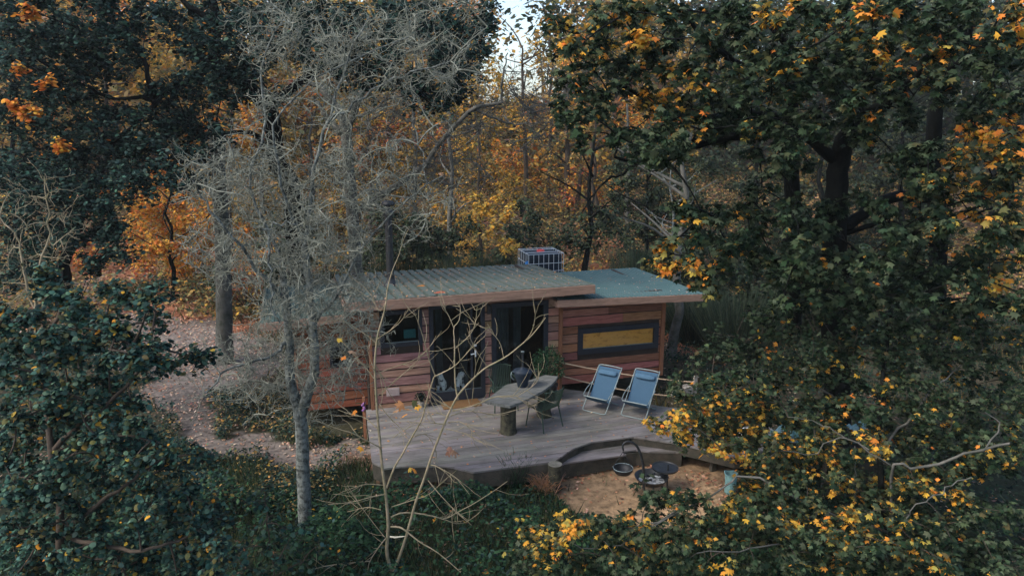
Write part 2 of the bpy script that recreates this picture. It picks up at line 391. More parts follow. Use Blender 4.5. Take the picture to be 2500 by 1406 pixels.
def leafy(name, label, cat, trunk, limbs, clumps, bark, shape, size, nleaf, colfn, nt=7, group=None, hero=0, hero_shape=None, twig_r=0.006, base=None, tilt=0.7, droop=0.45, K=6, heroY=99, twigs=True, tbark=None, kbark=None, kk=0.016):
    """root empty > trunk, branches, twigs, crown (stuff) and up to 300 single leaf parts."""
    bp = trunk[0][0] if base is None else base
    root = empty(name, bp); inv = Matrix.Translation(-Vector(bp))
    tag(root, label, cat, group)
    off = np.array(bp)
    def wood(nm, plist, bk=None):
        o = build(nm, [(V - off, F, None, 0) for V, F in plist], M[bk or bark], root, smooth=True); return o
    wood('trunk', [tubes(t[0][None], t[1][None], 10) for t in [trunk]], tbark)
    for l in limbs: wood('branch', [tubes(l[0][None], l[1][None], 7)])
    q, ci = sprays(clumps, nt)
    cP, cR = connect([trunk] + limbs, clumps, rmin=0.006 if kk > 0.01 else 0.004, kk=kk)
    pl = [tubes(cP, cR, 4)]
    if twigs: pl.append(tubes(q, np.tile(np.linspace(twig_r, twig_r * 0.5, 4), (len(q), 1)), 3))
    o = wood('twigs', pl, kbark); o['kind'] = 'stuff'
    tot = nleaf * len(clumps)
    ti = rng.integers(0, len(q), tot); t = rng.uniform(0.1, 1.0, tot)[:, None]
    k = np.minimum((t[:, 0] * 3).astype(int), 2); f = t * 3 - k[:, None]
    pc = q[ti, k] * (1 - f) + q[ti, k + 1] * f
    rr = np.array([c[1] for c in clumps])[ci[ti]]
    pc = pc + rng.normal(0, 0.16, (tot, 3)) * rr[:, None]
    s = size * rng.uniform(0.5, 1.38, tot)
    col, hot = colfn([clumps[c] for c in ci[ti]], pc)
    ax = leaf_axes(tot, tilt=tilt, droop=droop)
    keep = np.ones(tot, bool)
    if hero:
        # the leaves that show largest: near, bright ones become parts of their own
        score = s / pc[:, 1] * (1 + 1.2 * hot) * rng.uniform(0.8, 1.2, tot)
        px = 1250 + FPX * pc[:, 0] / (pc[:, 1] * cp + (CAM[2] - pc[:, 2]) * sp)
        score[(px > 2500) | (px < 0)] = 0
        idx = np.argsort(-score)[:hero]; keep[idx] = False
        keyc = {}
        for i in idx:
            kc = tuple(np.round(col[i] / 0.07).astype(int)) if hot[i] else tuple(np.round(col[i] / 0.02).astype(int))
            if kc not in keyc:
                v2, ff = hero_shape or shape
                zz = -0.25 * (np.abs(v2[:, 0]) * 0.8 + (v2[:, 1] - 0.3) ** 2 * 0.6)
                V = np.stack([v2[:, 0], v2[:, 1], zz], -1)
                lo = build('leaf', [(V, ff, col[i], 0)], M['leaf'], root); keyc[kc] = lo
            else:
                lo = bpy.data.objects.new('leaf', keyc[kc].data); COL.objects.link(lo); lo.parent = root
            Rm = np.stack([ax[0][i], ax[1][i], ax[2][i]], -1) * s[i]
            mm = Matrix([[*Rm[0], pc[i][0] - off[0]], [*Rm[1], pc[i][1] - off[1]], [*Rm[2], pc[i][2] - off[2]], [0, 0, 0, 1]])
            lo.matrix_basis = mm
    ax = tuple(a[keep] for a in ax)
    V, F, C = leaf_mesh(pc[keep], s[keep], shape, col[keep], ax)
    o = build('crown', [(V - off, F, C, 0)], M['leaf'], root); o['kind'] = 'stuff'
    return root
def mixcol(base, hotpal, probs):
    def fn(cl, pc):
        n = len(pc); col = pal(base, n)
        ch = np.array([probs.get(c[2], 0.0) for c in cl])
        # neighbours turn together: smooth noise decides where the autumn colour sits
        w = np.sin(pc[:, 0] * 5.1 + 1.3) * np.sin(pc[:, 2] * 6.3 + 0.4) + np.sin(pc[:, 1] * 4.7 + pc[:, 0] * 3.1)
        hot = rng.random(n) < ch * np.clip(0.9 + 1.1 * w, 0.1, 3)
        hp = [h for h in hotpal]
        for i, h in enumerate(hp):
            m = hot & (rng.integers(0, len(hp), n) == i); col[m] = pal(h, int(m.sum()), 0.1)
        left = hot & (col.sum(1) < 0.25); col[left] = pal(hp[0], int(left.sum()), 0.1)
        # a few leaves on the turn
        turn = (~hot) & (rng.random(n) < ch * 0.9 + 0.01); col[turn] = pal('olive', int(turn.sum()))
        return col, hot.astype(float)
    return fn
def plain(*keys):
    def fn(cl, pc):
        n = len(pc); col = np.zeros((n, 3)); pick = rng.integers(0, len(keys), n)
        for i, k in enumerate(keys): col[pick == i] = pal(k, int((pick == i).sum()))
        return col, np.zeros(n)
    return fn

# ================================================================== GROUND
def inpoly(x, y, poly):
    poly = np.asarray(poly); c = np.zeros(x.shape, bool); j = len(poly) - 1
    for i in range(len(poly)):
        xi, yi = poly[i][:2]; xj, yj = poly[j][:2]
        c ^= ((yi > y) != (yj > y)) & (x < (xj - xi) * (y - yi) / (yj - yi + 1e-12) + xi); j = i
    return c
def zpoly(pts): return [tuple(onhill(a, b)[:2]) for a, b in pts]
Z_PATH = zpoly([(180, 690), (235, 672), (300, 752), (400, 765), (560, 788), (640, 830), (730, 860), (640, 915), (560, 950), (505, 1000), (580, 1060), (700, 1085), (900, 1070), (915, 1135), (760, 1140), (600, 1130), (500, 1100), (420, 1050), (350, 960), (370, 910), (280, 885), (280, 850), (320, 800), (210, 745)])
Z_LIT1 = zpoly([(120, 560), (330, 600), (720, 560), (760, 760), (640, 830), (500, 790), (330, 760), (200, 690)])
Z_SAND = [tuple(onz(a_, b_)[:2]) for a_, b_ in ((1345, 1190), (1368, 1150), (1420, 1132), (1600, 1106), (1700, 1118), (1800, 1160), (1800, 1230), (1700, 1275), (1560, 1300), (1480, 1285), (1400, 1240))]
Z_LIT2 = zpoly([(1625, 800), (1700, 790), (1790, 810), (1800, 850), (1700, 862), (1630, 850)])
Z_LIT3 = zpoly([(1360, 560), (1500, 560), (1560, 690), (1370, 690)])
Z_LIT4 = zpoly([(820, 1130), (930, 1115), (1080, 1140), (1180, 1180), (1130, 1215), (980, 1200), (840, 1150)])
def zone(x, y):
    """weights of the ground covers at world points."""
    jx = x + 0.35 * np.sin(y * 2.3 + np.sin(x * 3.1)) * 0.5 + 0.12 * np.sin(y * 9.1 + x * 5); jy = y + 0.3 * np.sin(x * 2.7) + 0.1 * np.sin(x * 11 + y * 3)
    s = 0.35
    return (inpoly(jx, jy, Z_PATH), inpoly(jx, jy, Z_LIT1) | inpoly(jx, jy, Z_LIT2) | inpoly(jx, jy, Z_LIT3),
            inpoly(x + (jx - x) * s, y + (jy - y) * s, Z_SAND), inpoly(jx, jy, Z_LIT4))
def axis(lo, a, b, hi, st):
    mid = np.arange(a, b, st); L1, L2 = [], []
    x, d = a, st
    while x > lo: d *= 1.12; x -= d; L1.append(x)
    x, d = mid[-1], st
    while x < hi: d *= 1.12; x += d; L2.append(x)
    return np.concatenate([L1[::-1], mid, L2])
gx = axis(-260, -17, 9, 260, 0.14); gy = axis(-60, 8.5, 30, 420, 0.14)
GX, GY = np.meshgrid(gx, gy)
GZ = hill(GX, GY) + 0.04 * np.sin(GX * 1.1) * np.sin(GY * 0.9) - 0.04
pa, l1, sa, l4 = zone(GX, GY)
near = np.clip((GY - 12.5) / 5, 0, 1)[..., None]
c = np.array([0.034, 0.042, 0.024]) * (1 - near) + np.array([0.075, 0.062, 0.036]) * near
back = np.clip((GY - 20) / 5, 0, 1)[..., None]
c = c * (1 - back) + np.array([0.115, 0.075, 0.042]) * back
c[l1] = (0.26, 0.105, 0.055); c[pa] = (0.185, 0.155, 0.132); c[sa] = (0.33, 0.22, 0.125); c[l4] = (0.15, 0.09, 0.06)
patch = 0.5 + 0.25 * np.sin(GX * 1.3 + 2 * np.sin(GY * 0.9)) + 0.25 * np.sin(GY * 1.9 + 1.7 * np.sin(GX * 1.1 + 1)) * np.sin(GX * 0.7)
c = c * (0.66 + 0.55 * patch)[..., None] * (1 + rng.normal(0, 0.12, GX.shape))[..., None]
ny, nx = GX.shape
idx = np.arange(ny * nx).reshape(ny, nx)
F = np.stack([idx[:-1, :-1], idx[:-1, 1:], idx[1:, 1:], idx[1:, :-1]], -1).reshape(-1, 4)
g = build('ground', [(np.stack([GX, GY, GZ], -1).reshape(-1, 3), F, np.clip(c.reshape(-1, 3), 0, 1), 0)], M['ground'], smooth=True)
tag(g, kind='structure')
def gz(x, y): return float(hill(x, y)) + 0.04 * math.sin(x * 1.1) * math.sin(y * 0.9) - 0.04

# ================================================================== CABIN
cabin = empty('wooden_cabin', OO0, TH)
tag(cabin, 'long timber cabin clad in reddish waney boards under green corrugated roofs', 'cabin')
def cb(name, parts, m, parent, smooth=False, label=None):
    o = build(name, parts, m, parent, smooth)
    if label: o['label'] = label
    return o
def holes_fill(x0, x1, z0, z1, holes, y0, y1):
    """wall slab with rectangular openings (vertical strips)."""
    xs = sorted({x0, x1, *[h[0] for h in holes], *[h[1] for h in holes]}); parts = []
    for a, b in zip(xs[:-1], xs[1:]):
        hs = sorted([(h[2], h[3]) for h in holes if h[0] <= a + 1e-6 and h[1] >= b - 1e-6])
        z = z0
        for ha, hb in hs:
            if ha > z + 1e-4: parts.append(bxp(a, b, y0, y1, z, ha))
            z = hb
        if z < z1 - 1e-4: parts.append(bxp(a, b, y0, y1, z, z1))
    return parts
def clad(parent, x0, x1, z0, z1, holes, yf, pitch, tone):
    """waney-edged boards, each a mesh: thick wavy lower edge, thin upper edge."""
    z = z0; row = 0
    while z < z1 - 0.04:
        h = pitch * rng.uniform(0.88, 1.14)
        top = min(z + h - 0.026, z1)
        segs = [(x0, x1)]
        for hx0, hx1, hz0, hz1 in holes:
            if hz0 < top - 0.03 and hz1 > z + 0.03:
                ns = []
                for a, b in segs:
                    if hx1 <= a or hx0 >= b: ns.append((a, b)); continue
                    if hx0 > a: ns.append((a, hx0))
                    if hx1 < b: ns.append((hx1, b))
                segs = ns
        cuts = []
        for a, b in segs:
            if b - a > 1.9 and rng.random() < 0.7:
                m_ = a + (b - a) * rng.uniform(0.35, 0.65); cuts += [(a, m_), (m_, b)]
            else: cuts.append((a, b))
        lowclip = [hh for hh in holes if z + 0.03 >= hh[3] - 0.03]
        for a, b in cuts:
            if b - a < 0.04: continue
            n = max(3, min(9, int((b - a) / 0.25) + 2)); xs = np.linspace(a + 0.002, b - 0.002, n)
            zb = z + 0.007 * np.sin(xs * 3.7 + row * 2.3) * rng.uniform(0.2, 1) + rng.normal(0, 0.003, n)
            for hh in holes:                                            # never hang over an opening
                if hh[0] < b and hh[1] > a and hh[3] <= z + 0.04: zb = np.maximum(zb, hh[3])
            zt = np.full(n, top)
            for hh in holes:
                if hh[0] < b and hh[1] > a and hh[2] > z and hh[2] < top: zt = np.minimum(zt, hh[2])
            yb = yf - 0.028 - 0.003 * (row % 2); yt = yf - 0.018
            V = np.concatenate([np.stack([xs, np.full(n, yf), zb], -1), np.stack([xs, np.full(n, yb), zb], -1), np.stack([xs, np.full(n, yt), zt], -1)])
            i = np.arange(n - 1)
            Fq = np.concatenate([np.stack([i, i + 1, n + i + 1, n + i], -1), np.stack([n + i, n + i + 1, 2 * n + i + 1, 2 * n + i], -1)])
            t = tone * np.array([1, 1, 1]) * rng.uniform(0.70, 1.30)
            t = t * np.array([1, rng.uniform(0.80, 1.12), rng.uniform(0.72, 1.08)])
            build('board', [(V, Fq, np.clip(t, 0, 0.8), 0)], M['board'], parent)
        z += h; row += 1
BX = 0.30, 0.155, 0.115
D0 = 3.5                                         # depth of the rooms
# --- centre block
H_C = [(-1.58, -0.68, 1.80, 2.60), (-0.535, 0.70, 0.46, 2.66), (0.85, 2.17, 0.55, 2.60)]
wc = cb('front_wall', holes_fill(-1.76, 2.42, 0.28, 2.74, H_C, 0.0, 0.10), M['inner'], cabin, label='centre front wall with french door and two windows')
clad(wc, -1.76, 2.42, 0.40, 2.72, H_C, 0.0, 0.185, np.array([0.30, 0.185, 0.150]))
# --- right wing
H_R = [(2.90, 4.95, 1.235, 1.86)]
wr = cb('front_wall', holes_fill(2.50, 5.02, 0.56, 2.62, H_R, 0.03, 0.13), M['inner'], cabin, label='right wing front wall with one low wide window')
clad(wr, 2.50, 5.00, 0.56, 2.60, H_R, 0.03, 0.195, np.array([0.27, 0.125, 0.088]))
# --- left wing, set back
YL = 0.45
H_L = [(-2.62, -2.16, 1.32, 1.78)]
wl = cb('front_wall', holes_fill(-3.30, -1.80, 0.40, 2.45, H_L, YL, YL + 0.1), M['inner'], cabin, label='set back left wing wall with small dark window')
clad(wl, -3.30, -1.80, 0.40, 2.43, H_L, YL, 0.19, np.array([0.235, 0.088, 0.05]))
# side, back walls, floors
cb('side_wall', [bxp(-1.86, -1.762, 0.0, D0, 0.28, 2.74)], M['inner'], cabin)
cb('side_wall', [bxp(2.425, 2.495, 0.135, D0, 0.28, 2.74)], M['inner'], cabin)
o = cb('side_wall', [bxp(5.02, 5.10, 0.03, 3.0, 0.56, 2.56)], M['inner'], cabin)
cb('side_wall', [bxp(-3.38, -3.30, YL, 3.3, 0.40, 2.45)], M['inner'], cabin)
cb('back_wall', [bxp(-1.76, 2.42, D0, D0 + 0.1, 0.28, 2.66), bxp(2.5, 5.1, 3.0, 3.1, 0.56, 2.5), bxp(-3.38, -1.86, 3.3, 3.4, 0.4, 2.42)], M['inner'], cabin)
cb('floor', [bxp(-1.76, 2.42, 0.10, D0, 0.30, 0.44), bxp(2.5, 5.02, 0.13, 3.0, 0.57, 0.66), bxp(-3.3, -1.86, YL + 0.1, 3.3, 0.41, 0.5)], M['inner'], cabin)
# posts and trims
cb('corner_post', [bxp(2.425, 2.50, -0.075, -0.002, 0.45, 2.72)], M['post'], cabin)
cb('corner_post', [bxp(-1.83, -1.762, -0.07, -0.002, 0.35, 2.74)], M['post'], cabin)
cb('corner_trim', [bxp(5.005, 5.095, -0.03, 0.028, 0.54, 2.58)], M['post'], cabin)
cb('corner_post', [bxp(-3.385, -3.305, YL - 0.06, YL - 0.002, 0.02, 2.42)], M['post'], cabin)
for s_, y_ in ((-3.34, YL + 0.02), (-1.8, 0.12), (0.3, 0.3), (2.6, 0.5), (4.95, 0.5), (4.95, 2.8), (2.6, 2.8), (-3.3, 3.0)):
    cb('pier', [bxp(s_ - 0.06, s_ + 0.06, y_ + 0.05, y_ + 0.17, -0.05, 0.30 if s_ < 2.5 else 0.555)], M['riser'], cabin)
# windows
def window(x0, x1, z0, z1, yf, fw, name='window', mull=None, bottom=None, label=None):
    b = bottom or fw
    fr = cb(name, [bxp(x0, x0 + fw, yf - 0.045, yf + 0.06, z0, z1), bxp(x1 - fw, x1, yf - 0.045, yf + 0.06, z0, z1),
                   bxp(x0 + fw, x1 - fw, yf - 0.045, yf + 0.06, z1 - fw, z1), bxp(x0 + fw, x1 - fw, yf - 0.045, yf + 0.06, z0, z0 + b)], M['frame'], cabin, label=label)
    if mull:
        for m_ in mull: cb('mullion', [bxp(m_ - 0.022, m_ + 0.022, yf - 0.02, yf + 0.04, z0 + b, z1 - fw)], M['frame'], fr)
    cb('pane', [bxp(x0 + fw, x1 - fw, yf + 0.008, yf + 0.014, z0 + b, z1 - fw)], M['glass'], fr)
    cb('bead', [bxp(x0 + fw, x1 - fw, yf - 0.012, yf - 0.003, z0 + b, z0 + b + 0.012)], M['tube'], fr)
    return fr
window(*[-1.575, -0.685, 1.805, 2.595], 0.0, 0.085, label='left window of the centre with a teal cushion inside')
window(0.855, 2.165, 0.555, 2.595, 0.0, 0.10, label='tall dark window behind the table')
window(2.905, 4.945, 1.24, 1.855, 0.03, 0.12, label='low wide window with an ochre interior')
window(-2.615, -2.165, 1.325, 1.775, YL, 0.06)
dr = window(-0.53, 0.695, 0.465, 2.655, 0.0, 0.085, name='french_door', mull=[0.40], bottom=0.22, label='dark framed glazed door')
cb('handle', [bxp(0.455, 0.485, -0.075, -0.05, 1.44, 1.60), tube1([(0.47, -0.03, 1.52), (0.47, -0.085, 1.52), (0.36, -0.09, 1.51)], 0.013), lathe([(0.001, 1.68), (0.03, 1.68), (0.03, 1.72), (0.001, 1.72)], 8, centre=(0.47, -0.055, 0))], M['white'], dr)
# interior things that read through the glass
cb('blind', [bxp(3.03, 4.82, 0.046, 0.052, 1.36, 1.735)], M['ochre'], cabin, label='ochre knotty panel seen through the wide window')
def curtain(x0, x1, z0, z1, y):
    n = 17; xs = np.linspace(x0, x1, n); ys = y + 0.03 * np.sin(np.arange(n) * 2.1)
    V = np.concatenate([np.stack([xs, ys, np.full(n, z0)], -1), np.stack([xs, ys, np.full(n, z1)], -1)]); i = np.arange(n - 1)
    cb('curtain', [(V, np.stack([i, i + 1, n + i + 1, n + i], -1), None, 0)], M['curtain'], cabin, smooth=True)
curtain(0.95, 1.30, 0.6, 2.5, 0.16); curtain(1.42, 1.60, 0.6, 2.5, 0.22); curtain(0.16, 0.36, 0.75, 2.5, 0.2); curtain(-0.35, -0.2, 0.75, 2.5, 0.22)
cb('cushion', [bxp(-1.05, -0.80, 0.16, 0.24, 1.92, 2.10)], M['teal'], cabin)
cb('vent_cover', [bxp(-1.50, -1.22, -0.055, -0.04, 0.72, 0.90)] + [bxp(-1.48, -1.24, -0.062, -0.056, 0.74 + 0.03 * i, 0.752 + 0.03 * i) for i in range(5)], M['vent'], cabin)
for s_, z_ in ((0.775, 2.50), (2.30, 2.62)):
    w_ = cb('wall_lamp', [lathe([(0.001, -0.10), (0.045, -0.10), (0.05, 0.10), (0.001, 0.11)], 12, centre=(s_, -0.10, z_)), bxp(s_ - 0.02, s_ + 0.02, -0.06, -0.03, z_ - 0.03, z_ + 0.03)], M['black'], cabin)
# roofs
def roof(label, x0, x1, yf, yb, zf_l, zf_r, zb, pitch_rib, rib_h, m, nsheet, fasc_h):
    r = cb('roof', [(*box(x0 + 0.03, x1 - 0.03, yf + 0.03, yb - 0.02, 0, 1), None, 0)], M['fascia'], cabin, label=label)
    me = r.data                                  # the deck slab under the sheets follows the slopes
    def zt(x, y): f = (x - x0) / (x1 - x0); g_ = (y - yf) / (yb - yf); return (zf_l * (1 - f) + zf_r * f) * (1 - g_) + zb * g_
    for v in me.vertices: v.co.z = zt(v.co.x, v.co.y) - (0.10 if v.co.z < 0.5 else 0.012)
    ws = (x1 - x0) / nsheet
    for k in range(nsheet):
        a = x0 + k * ws; nr = max(1, round(ws / pitch_rib)); pr = ws / nr; prof = []
        for i in range(nr):
            b_ = a + i * pr
            prof += [(b_, rib_h), (b_ + pr * 0.60, rib_h), (b_ + pr * 0.66, 0), (b_ + pr * 0.92, 0), (b_ + pr * 0.97, rib_h)]
        prof.append((a + ws + 0.004, rib_h))
        prof = np.array(prof); n = len(prof); ys = np.linspace(yf + 0.004, yb + 0.02, 3)
        V = np.array([[x, y, zt(x, y) + h + 0.006 + 0.003 * (k % 2)] for y in ys for x, h in prof])
        F_ = np.array([[j * n + i, j * n + i + 1, (j + 1) * n + i + 1, (j + 1) * n + i] for j in range(2) for i in range(n - 1)])
        build('roof_sheet', [(V, F_, None, 0)], m, r)
    y_ = yf - 0.012
    V, F_ = box(x0, x1, y_ - 0.03, y_ + 0.012, 0, 1)
    for v in V: v[2] = zt(v[0], yf) + (rib_h * 0.93 if v[2] > 0.5 else -fasc_h)
    cb('fascia', [(V, F_, None, 0)], M['fascia'], r)
    for xx in (x0 - 0.022, x1):
        V, F_ = box(xx, xx + 0.022, yf + 0.002, yb, 0, 1)
        for v in V: v[2] = zt(min(max(v[0], x0), x1), v[1]) - (0.012 if v[2] > 0.5 else 0.14)
        cb('barge_board', [(V, F_, None, 0)], M['fascia'], r)
    return r, zt
rc, zc_ = roof('raised centre roof of dusty grey green ribbed sheet', -2.28, 3.05, -0.55, 4.05, 2.885, 2.93, 2.555, 0.205, 0.075, M['roof_a'], 5, 0.115)
rr_, zr_ = roof('lower right roof of teal ribbed sheet', 2.20, 5.82, -0.50, 3.15, 2.68, 2.58, 2.51, 0.10, 0.018, M['roof_b'], 4, 0.135)
rl_, zl_ = roof('lower left roof under the bare tree', -3.95, -2.30, 0.02, 3.1, 2.50, 2.56, 2.58, 0.10, 0.014, M['roof_c'], 2, 0.14)
cb('beam', [bxp(-1.76, 2.5, -0.13, -0.05, 2.66, 2.78)], M['fascia'], cabin)
# stove pipe with collar and cowl
zfl = zc_(-1.1, 1.8)
fl = cb('flue', [lathe([(0.085, zfl - 0.05), (0.085, 4.40)], 16, centre=(-1.1, 1.8, 0))], M['black'], cabin, smooth=True, label='tall black stove pipe')
cb('flashing', [lathe([(0.20, zfl + 0.02), (0.12, zfl + 0.10), (0.10, zfl + 0.2)], 14, centre=(-1.1, 1.8, 0))], M['black'], fl, smooth=True)
cb('band', [lathe([(0.092, 3.5), (0.092, 3.56)], 16, centre=(-1.1, 1.8, 0)), lathe([(0.092, 4.05), (0.092, 4.1)], 16, centre=(-1.1, 1.8, 0))], M['iron'], fl)
cb('cowl', [lathe([(0.11, 4.38), (0.12, 4.44), (0.12, 4.5), (0.06, 4.54), (0.05, 4.60), (0.16, 4.62), (0.13, 4.70), (0.001, 4.74)], 16, centre=(-1.1, 1.8, 0))], M['black'], fl, smooth=True)

# ================================================================== DECK
DK = [(-1.95, 0.0), (-2.08, 2.58), (-1.91, 2.83), (-0.81, 3.09), (-0.41, 3.47), (1.04, 3.53), (1.25, 3.36), (1.53, 3.14), (1.91, 2.91), (2.91, 2.87), (3.64, 3.42), (4.35, 4.26), (5.6, 4.6), (5.9, 2.7), (4.9, 2.05), (4.13, 1.54), (3.53, 0.72), (2.54, -0.03)]
deck = empty('timber_deck', OO0, TH)
tag(deck, 'raised grey board deck with a curved front edge before the cabin', 'deck')
def spans(poly, o):
    xs = []
    for (a, b), (c_, d) in zip(poly, poly[1:] + poly[:1]):
        if (b > o) != (d > o): xs.append(a + (c_ - a) * (o - b) / (d - b))
    xs.sort(); return list(zip(xs[::2], xs[1::2]))
def boards(parent, poly, o0, o1, ztop, w=0.138, gap=0.007, th=0.03):
    o = o0; k = 0
    while o < o1 - 0.02:
        a, b = o, min(o + w, o1); m_ = (a + b) / 2
        sm = spans(poly, m_); s0 = spans(poly, a + 0.004); s1 = spans(poly, b - 0.004)
        for j, (x0, x1) in enumerate(sm):
            e0 = s0[j] if len(s0) == len(sm) and abs(s0[j][0] - x0) < 0.5 and abs(s0[j][1] - x1) < 0.5 else (x0, x1)
            e1 = s1[j] if len(s1) == len(sm) and abs(s1[j][0] - x0) < 0.5 and abs(s1[j][1] - x1) < 0.5 else (x0, x1)
            L_ = x1 - x0; nb = 1 if L_ < 2.6 else (2 if L_ < 5 else 3); cut = [0] + sorted(rng.uniform(0.25, 0.75, nb - 1).tolist()) + [1]
            for t0, t1 in zip(cut[:-1], cut[1:]):
                q = []
                for e, oo in ((e0, a), (e1, b)):
                    q.append((e[0] + (e[1] - e[0]) * t0 + (0.003 if t0 > 0 else 0), oo)); q.append((e[0] + (e[1] - e[0]) * t1 - (0.003 if t1 < 1 else 0), oo))
                dz = rng.normal(0, 0.002)
                V = np.array([[x, -y, ztop + dz - t_] for t_ in (th, 0) for x, y in q])
                F_ = np.array([[4, 6, 7, 5], [0, 1, 3, 2], [0, 4, 5, 1], [2, 3, 7, 6], [0, 2, 6, 4], [1, 5, 7, 3]])
                tcol = np.array([0.20, 0.186, 0.168]) * rng.uniform(0.86, 1.10) * np.array([1, rng.uniform(0.96, 1.03), rng.uniform(0.95, 1.08)])
                build('board', [(V, F_, tcol, 0)], M['deck'], parent)
        o += w + gap; k += 1
boards(deck, DK, 0.0, 4.6, 0.45)
def strip(parent, name, pts, z0, z1, th, m, inset=0.0):
    pts = np.array(pts, float)
    for (a, b) in zip(pts[:-1], pts[1:]):
        d = (b - a) / np.linalg.norm(b - a); nn = np.array([-d[1], d[0]])
        q = [a + nn * inset, b + nn * inset, b + nn * (inset + th), a + nn * (inset + th)]
        V = np.array([[x, -y, z] for z in (z0, z1) for x, y in q]); F_ = np.array([[0, 1, 2, 3], [4, 7, 6, 5], [0, 4, 5, 1], [1, 5, 6, 2], [2, 6, 7, 3], [3, 7, 4, 0]])
        build(name, [(V, F_, None, 0)], m, parent)
strip(deck, 'riser', [DK[i] for i in range(0, 6)], 0.12, 0.418, 0.03, M['riser'], -0.05)
strip(deck, 'riser', [DK[i] for i in range(5, 13)], 0.22, 0.418, 0.03, M['riser'], -0.05)
stp = build('step', [bxp(1.0, 3.9, -2.95, -2.75, -0.02, 0.10)], M['riser'], deck)
ST = [(1.12, 3.42), (1.38, 3.27), (2.1, 3.20), (2.9, 3.18), (3.72, 3.46), (3.6, 3.2), (2.95, 2.80), (1.85, 2.80), (1.3, 3.2)]
boards(stp, ST, 2.81, 3.44, 0.275, w=0.145)
strip(stp, 'riser', [(1.12, 3.42), (1.38, 3.27), (2.1, 3.20), (2.9, 3.18), (3.72, 3.46)], -0.03, 0.243, 0.03, M['riser'], -0.035)
for s_, o_ in ((-1.9, 0.3), (-1.9, 2.6), (-0.5, 3.2), (1.0, 3.3), (2.4, 2.6), (4.2, 3.8), (5.5, 4.3), (5.6, 2.8), (3.5, 1.0), (0.3, 1.5), (2.0, 1.5), (-1.0, 1.0)):
    build('bearer', [bxp(s_ - 0.05, s_ + 0.05, -o_ - 0.05, -o_ + 0.05, -0.1, 0.418)], M['riser'], deck)
for o_ in (0.5, 1.5, 2.5):
    a, b = spans(DK, o_)[0]
    build('joist', [bxp(a + 0.1, b - 0.1, -o_ - 0.025, -o_ + 0.025, 0.30, 0.417)], M['riser'], deck)

# ================================================================== THINGS ON AND AROUND THE DECK
def at(s, o, z=0.45): return L(s, o, z)
# --- table
tb = empty('garden_table', at(1.1, 1.7), TH)
tag(tb, 'boomerang shaped weathered wooden table on thick log legs', 'table')
tl = [(0.16, 2.08), (0.36, 2.30), (0.56, 2.47), (0.85, 2.33), (1.13, 2.11), (1.42, 1.88), (1.68, 1.62), (1.88, 1.36), (2.01, 1.14), (1.77, 0.99), (1.31, 1.22), (0.82, 1.32)]
tl = [(s_ - 1.1, -(o_ - 1.7)) for s_, o_ in tl]
n = len(tl)
def prism(poly, z0, z1, c=None, k=0):
    n = len(poly); V = np.array([(x, y, z0) for x, y in poly] + [(x, y, z1) for x, y in poly])
    ctr = np.mean(np.array(poly), 0); V = np.vstack([V, [[*ctr, z0]], [[*ctr, z1]]])
    i = np.arange(n); j = (i + 1) % n
    F_ = np.concatenate([np.stack([i, j, n + j, n + i], -1)]); T_ = np.concatenate([np.stack([n + i, n + j, np.full(n, 2 * n + 1)], -1), np.stack([j, i, np.full(n, 2 * n)], -1)])
    return [(V, F_, c, k), (V, T_, c, k)]
build('table_top', prism(tl, 0.70, 0.75), M['table'], tb)
def logleg(s, o, r, h, parent, z0=0.0, nm='leg'):
    pr = [(r * 1.18, z0), (r * 1.02, z0 + 0.08), (r, z0 + h * 0.5), (r * 1.03, z0 + h)]
    return build(nm, [lathe(pr, 16, centre=(s, o, 0)), lathe([(r * 1.03, z0 + h), (0.001, z0 + h + 0.002)], 16, centre=(s, o, 0), k=1)], [M['log'], M['logend']], parent, smooth=True)
logleg(0.66 - 1.1, -(2.00 - 1.7), 0.155, 0.695, tb); logleg(1.62 - 1.1, -(1.40 - 1.7), 0.14, 0.695, tb)
# --- table stove
s_, o_ = so(1280, 948, 1.2)
ps = empty('table_stove', at(s_, o_ - 0.12, 1.20), TH)
tag(ps, 'small navy pot bellied stove with thin chimney standing on the table', 'stove')
build('bowl', [lathe([(0.10, 0.0), (0.105, 0.02), (0.12, 0.12), (0.17, 0.24), (0.20, 0.32), (0.19, 0.35), (0.06, 0.38), (0.028, 0.42)], 20)], M['navy'], ps, smooth=True)
build('chimney', [lathe([(0.024, 0.40), (0.024, 0.74)], 12)], M['iron'], ps, smooth=True)
build('chimney_cap', [lathe([(0.036, 0.735), (0.038, 0.75), (0.001, 0.757)], 12)], M['tube'], ps)
build('handle', [tube1(smoothline([(0.17, -0.03, 0.32), (0.27, -0.06, 0.33), (0.28, -0.06, 0.24), (0.20, -0.04, 0.18)], 8), 0.012)], M['black'], ps, smooth=True)
build('handle', [tube1(smoothline([(-0.17, -0.03, 0.32), (-0.24, -0.05, 0.36), (-0.26, -0.05, 0.26), (-0.20, -0.04, 0.18)], 8), 0.012)], M['tube'], ps, smooth=True)
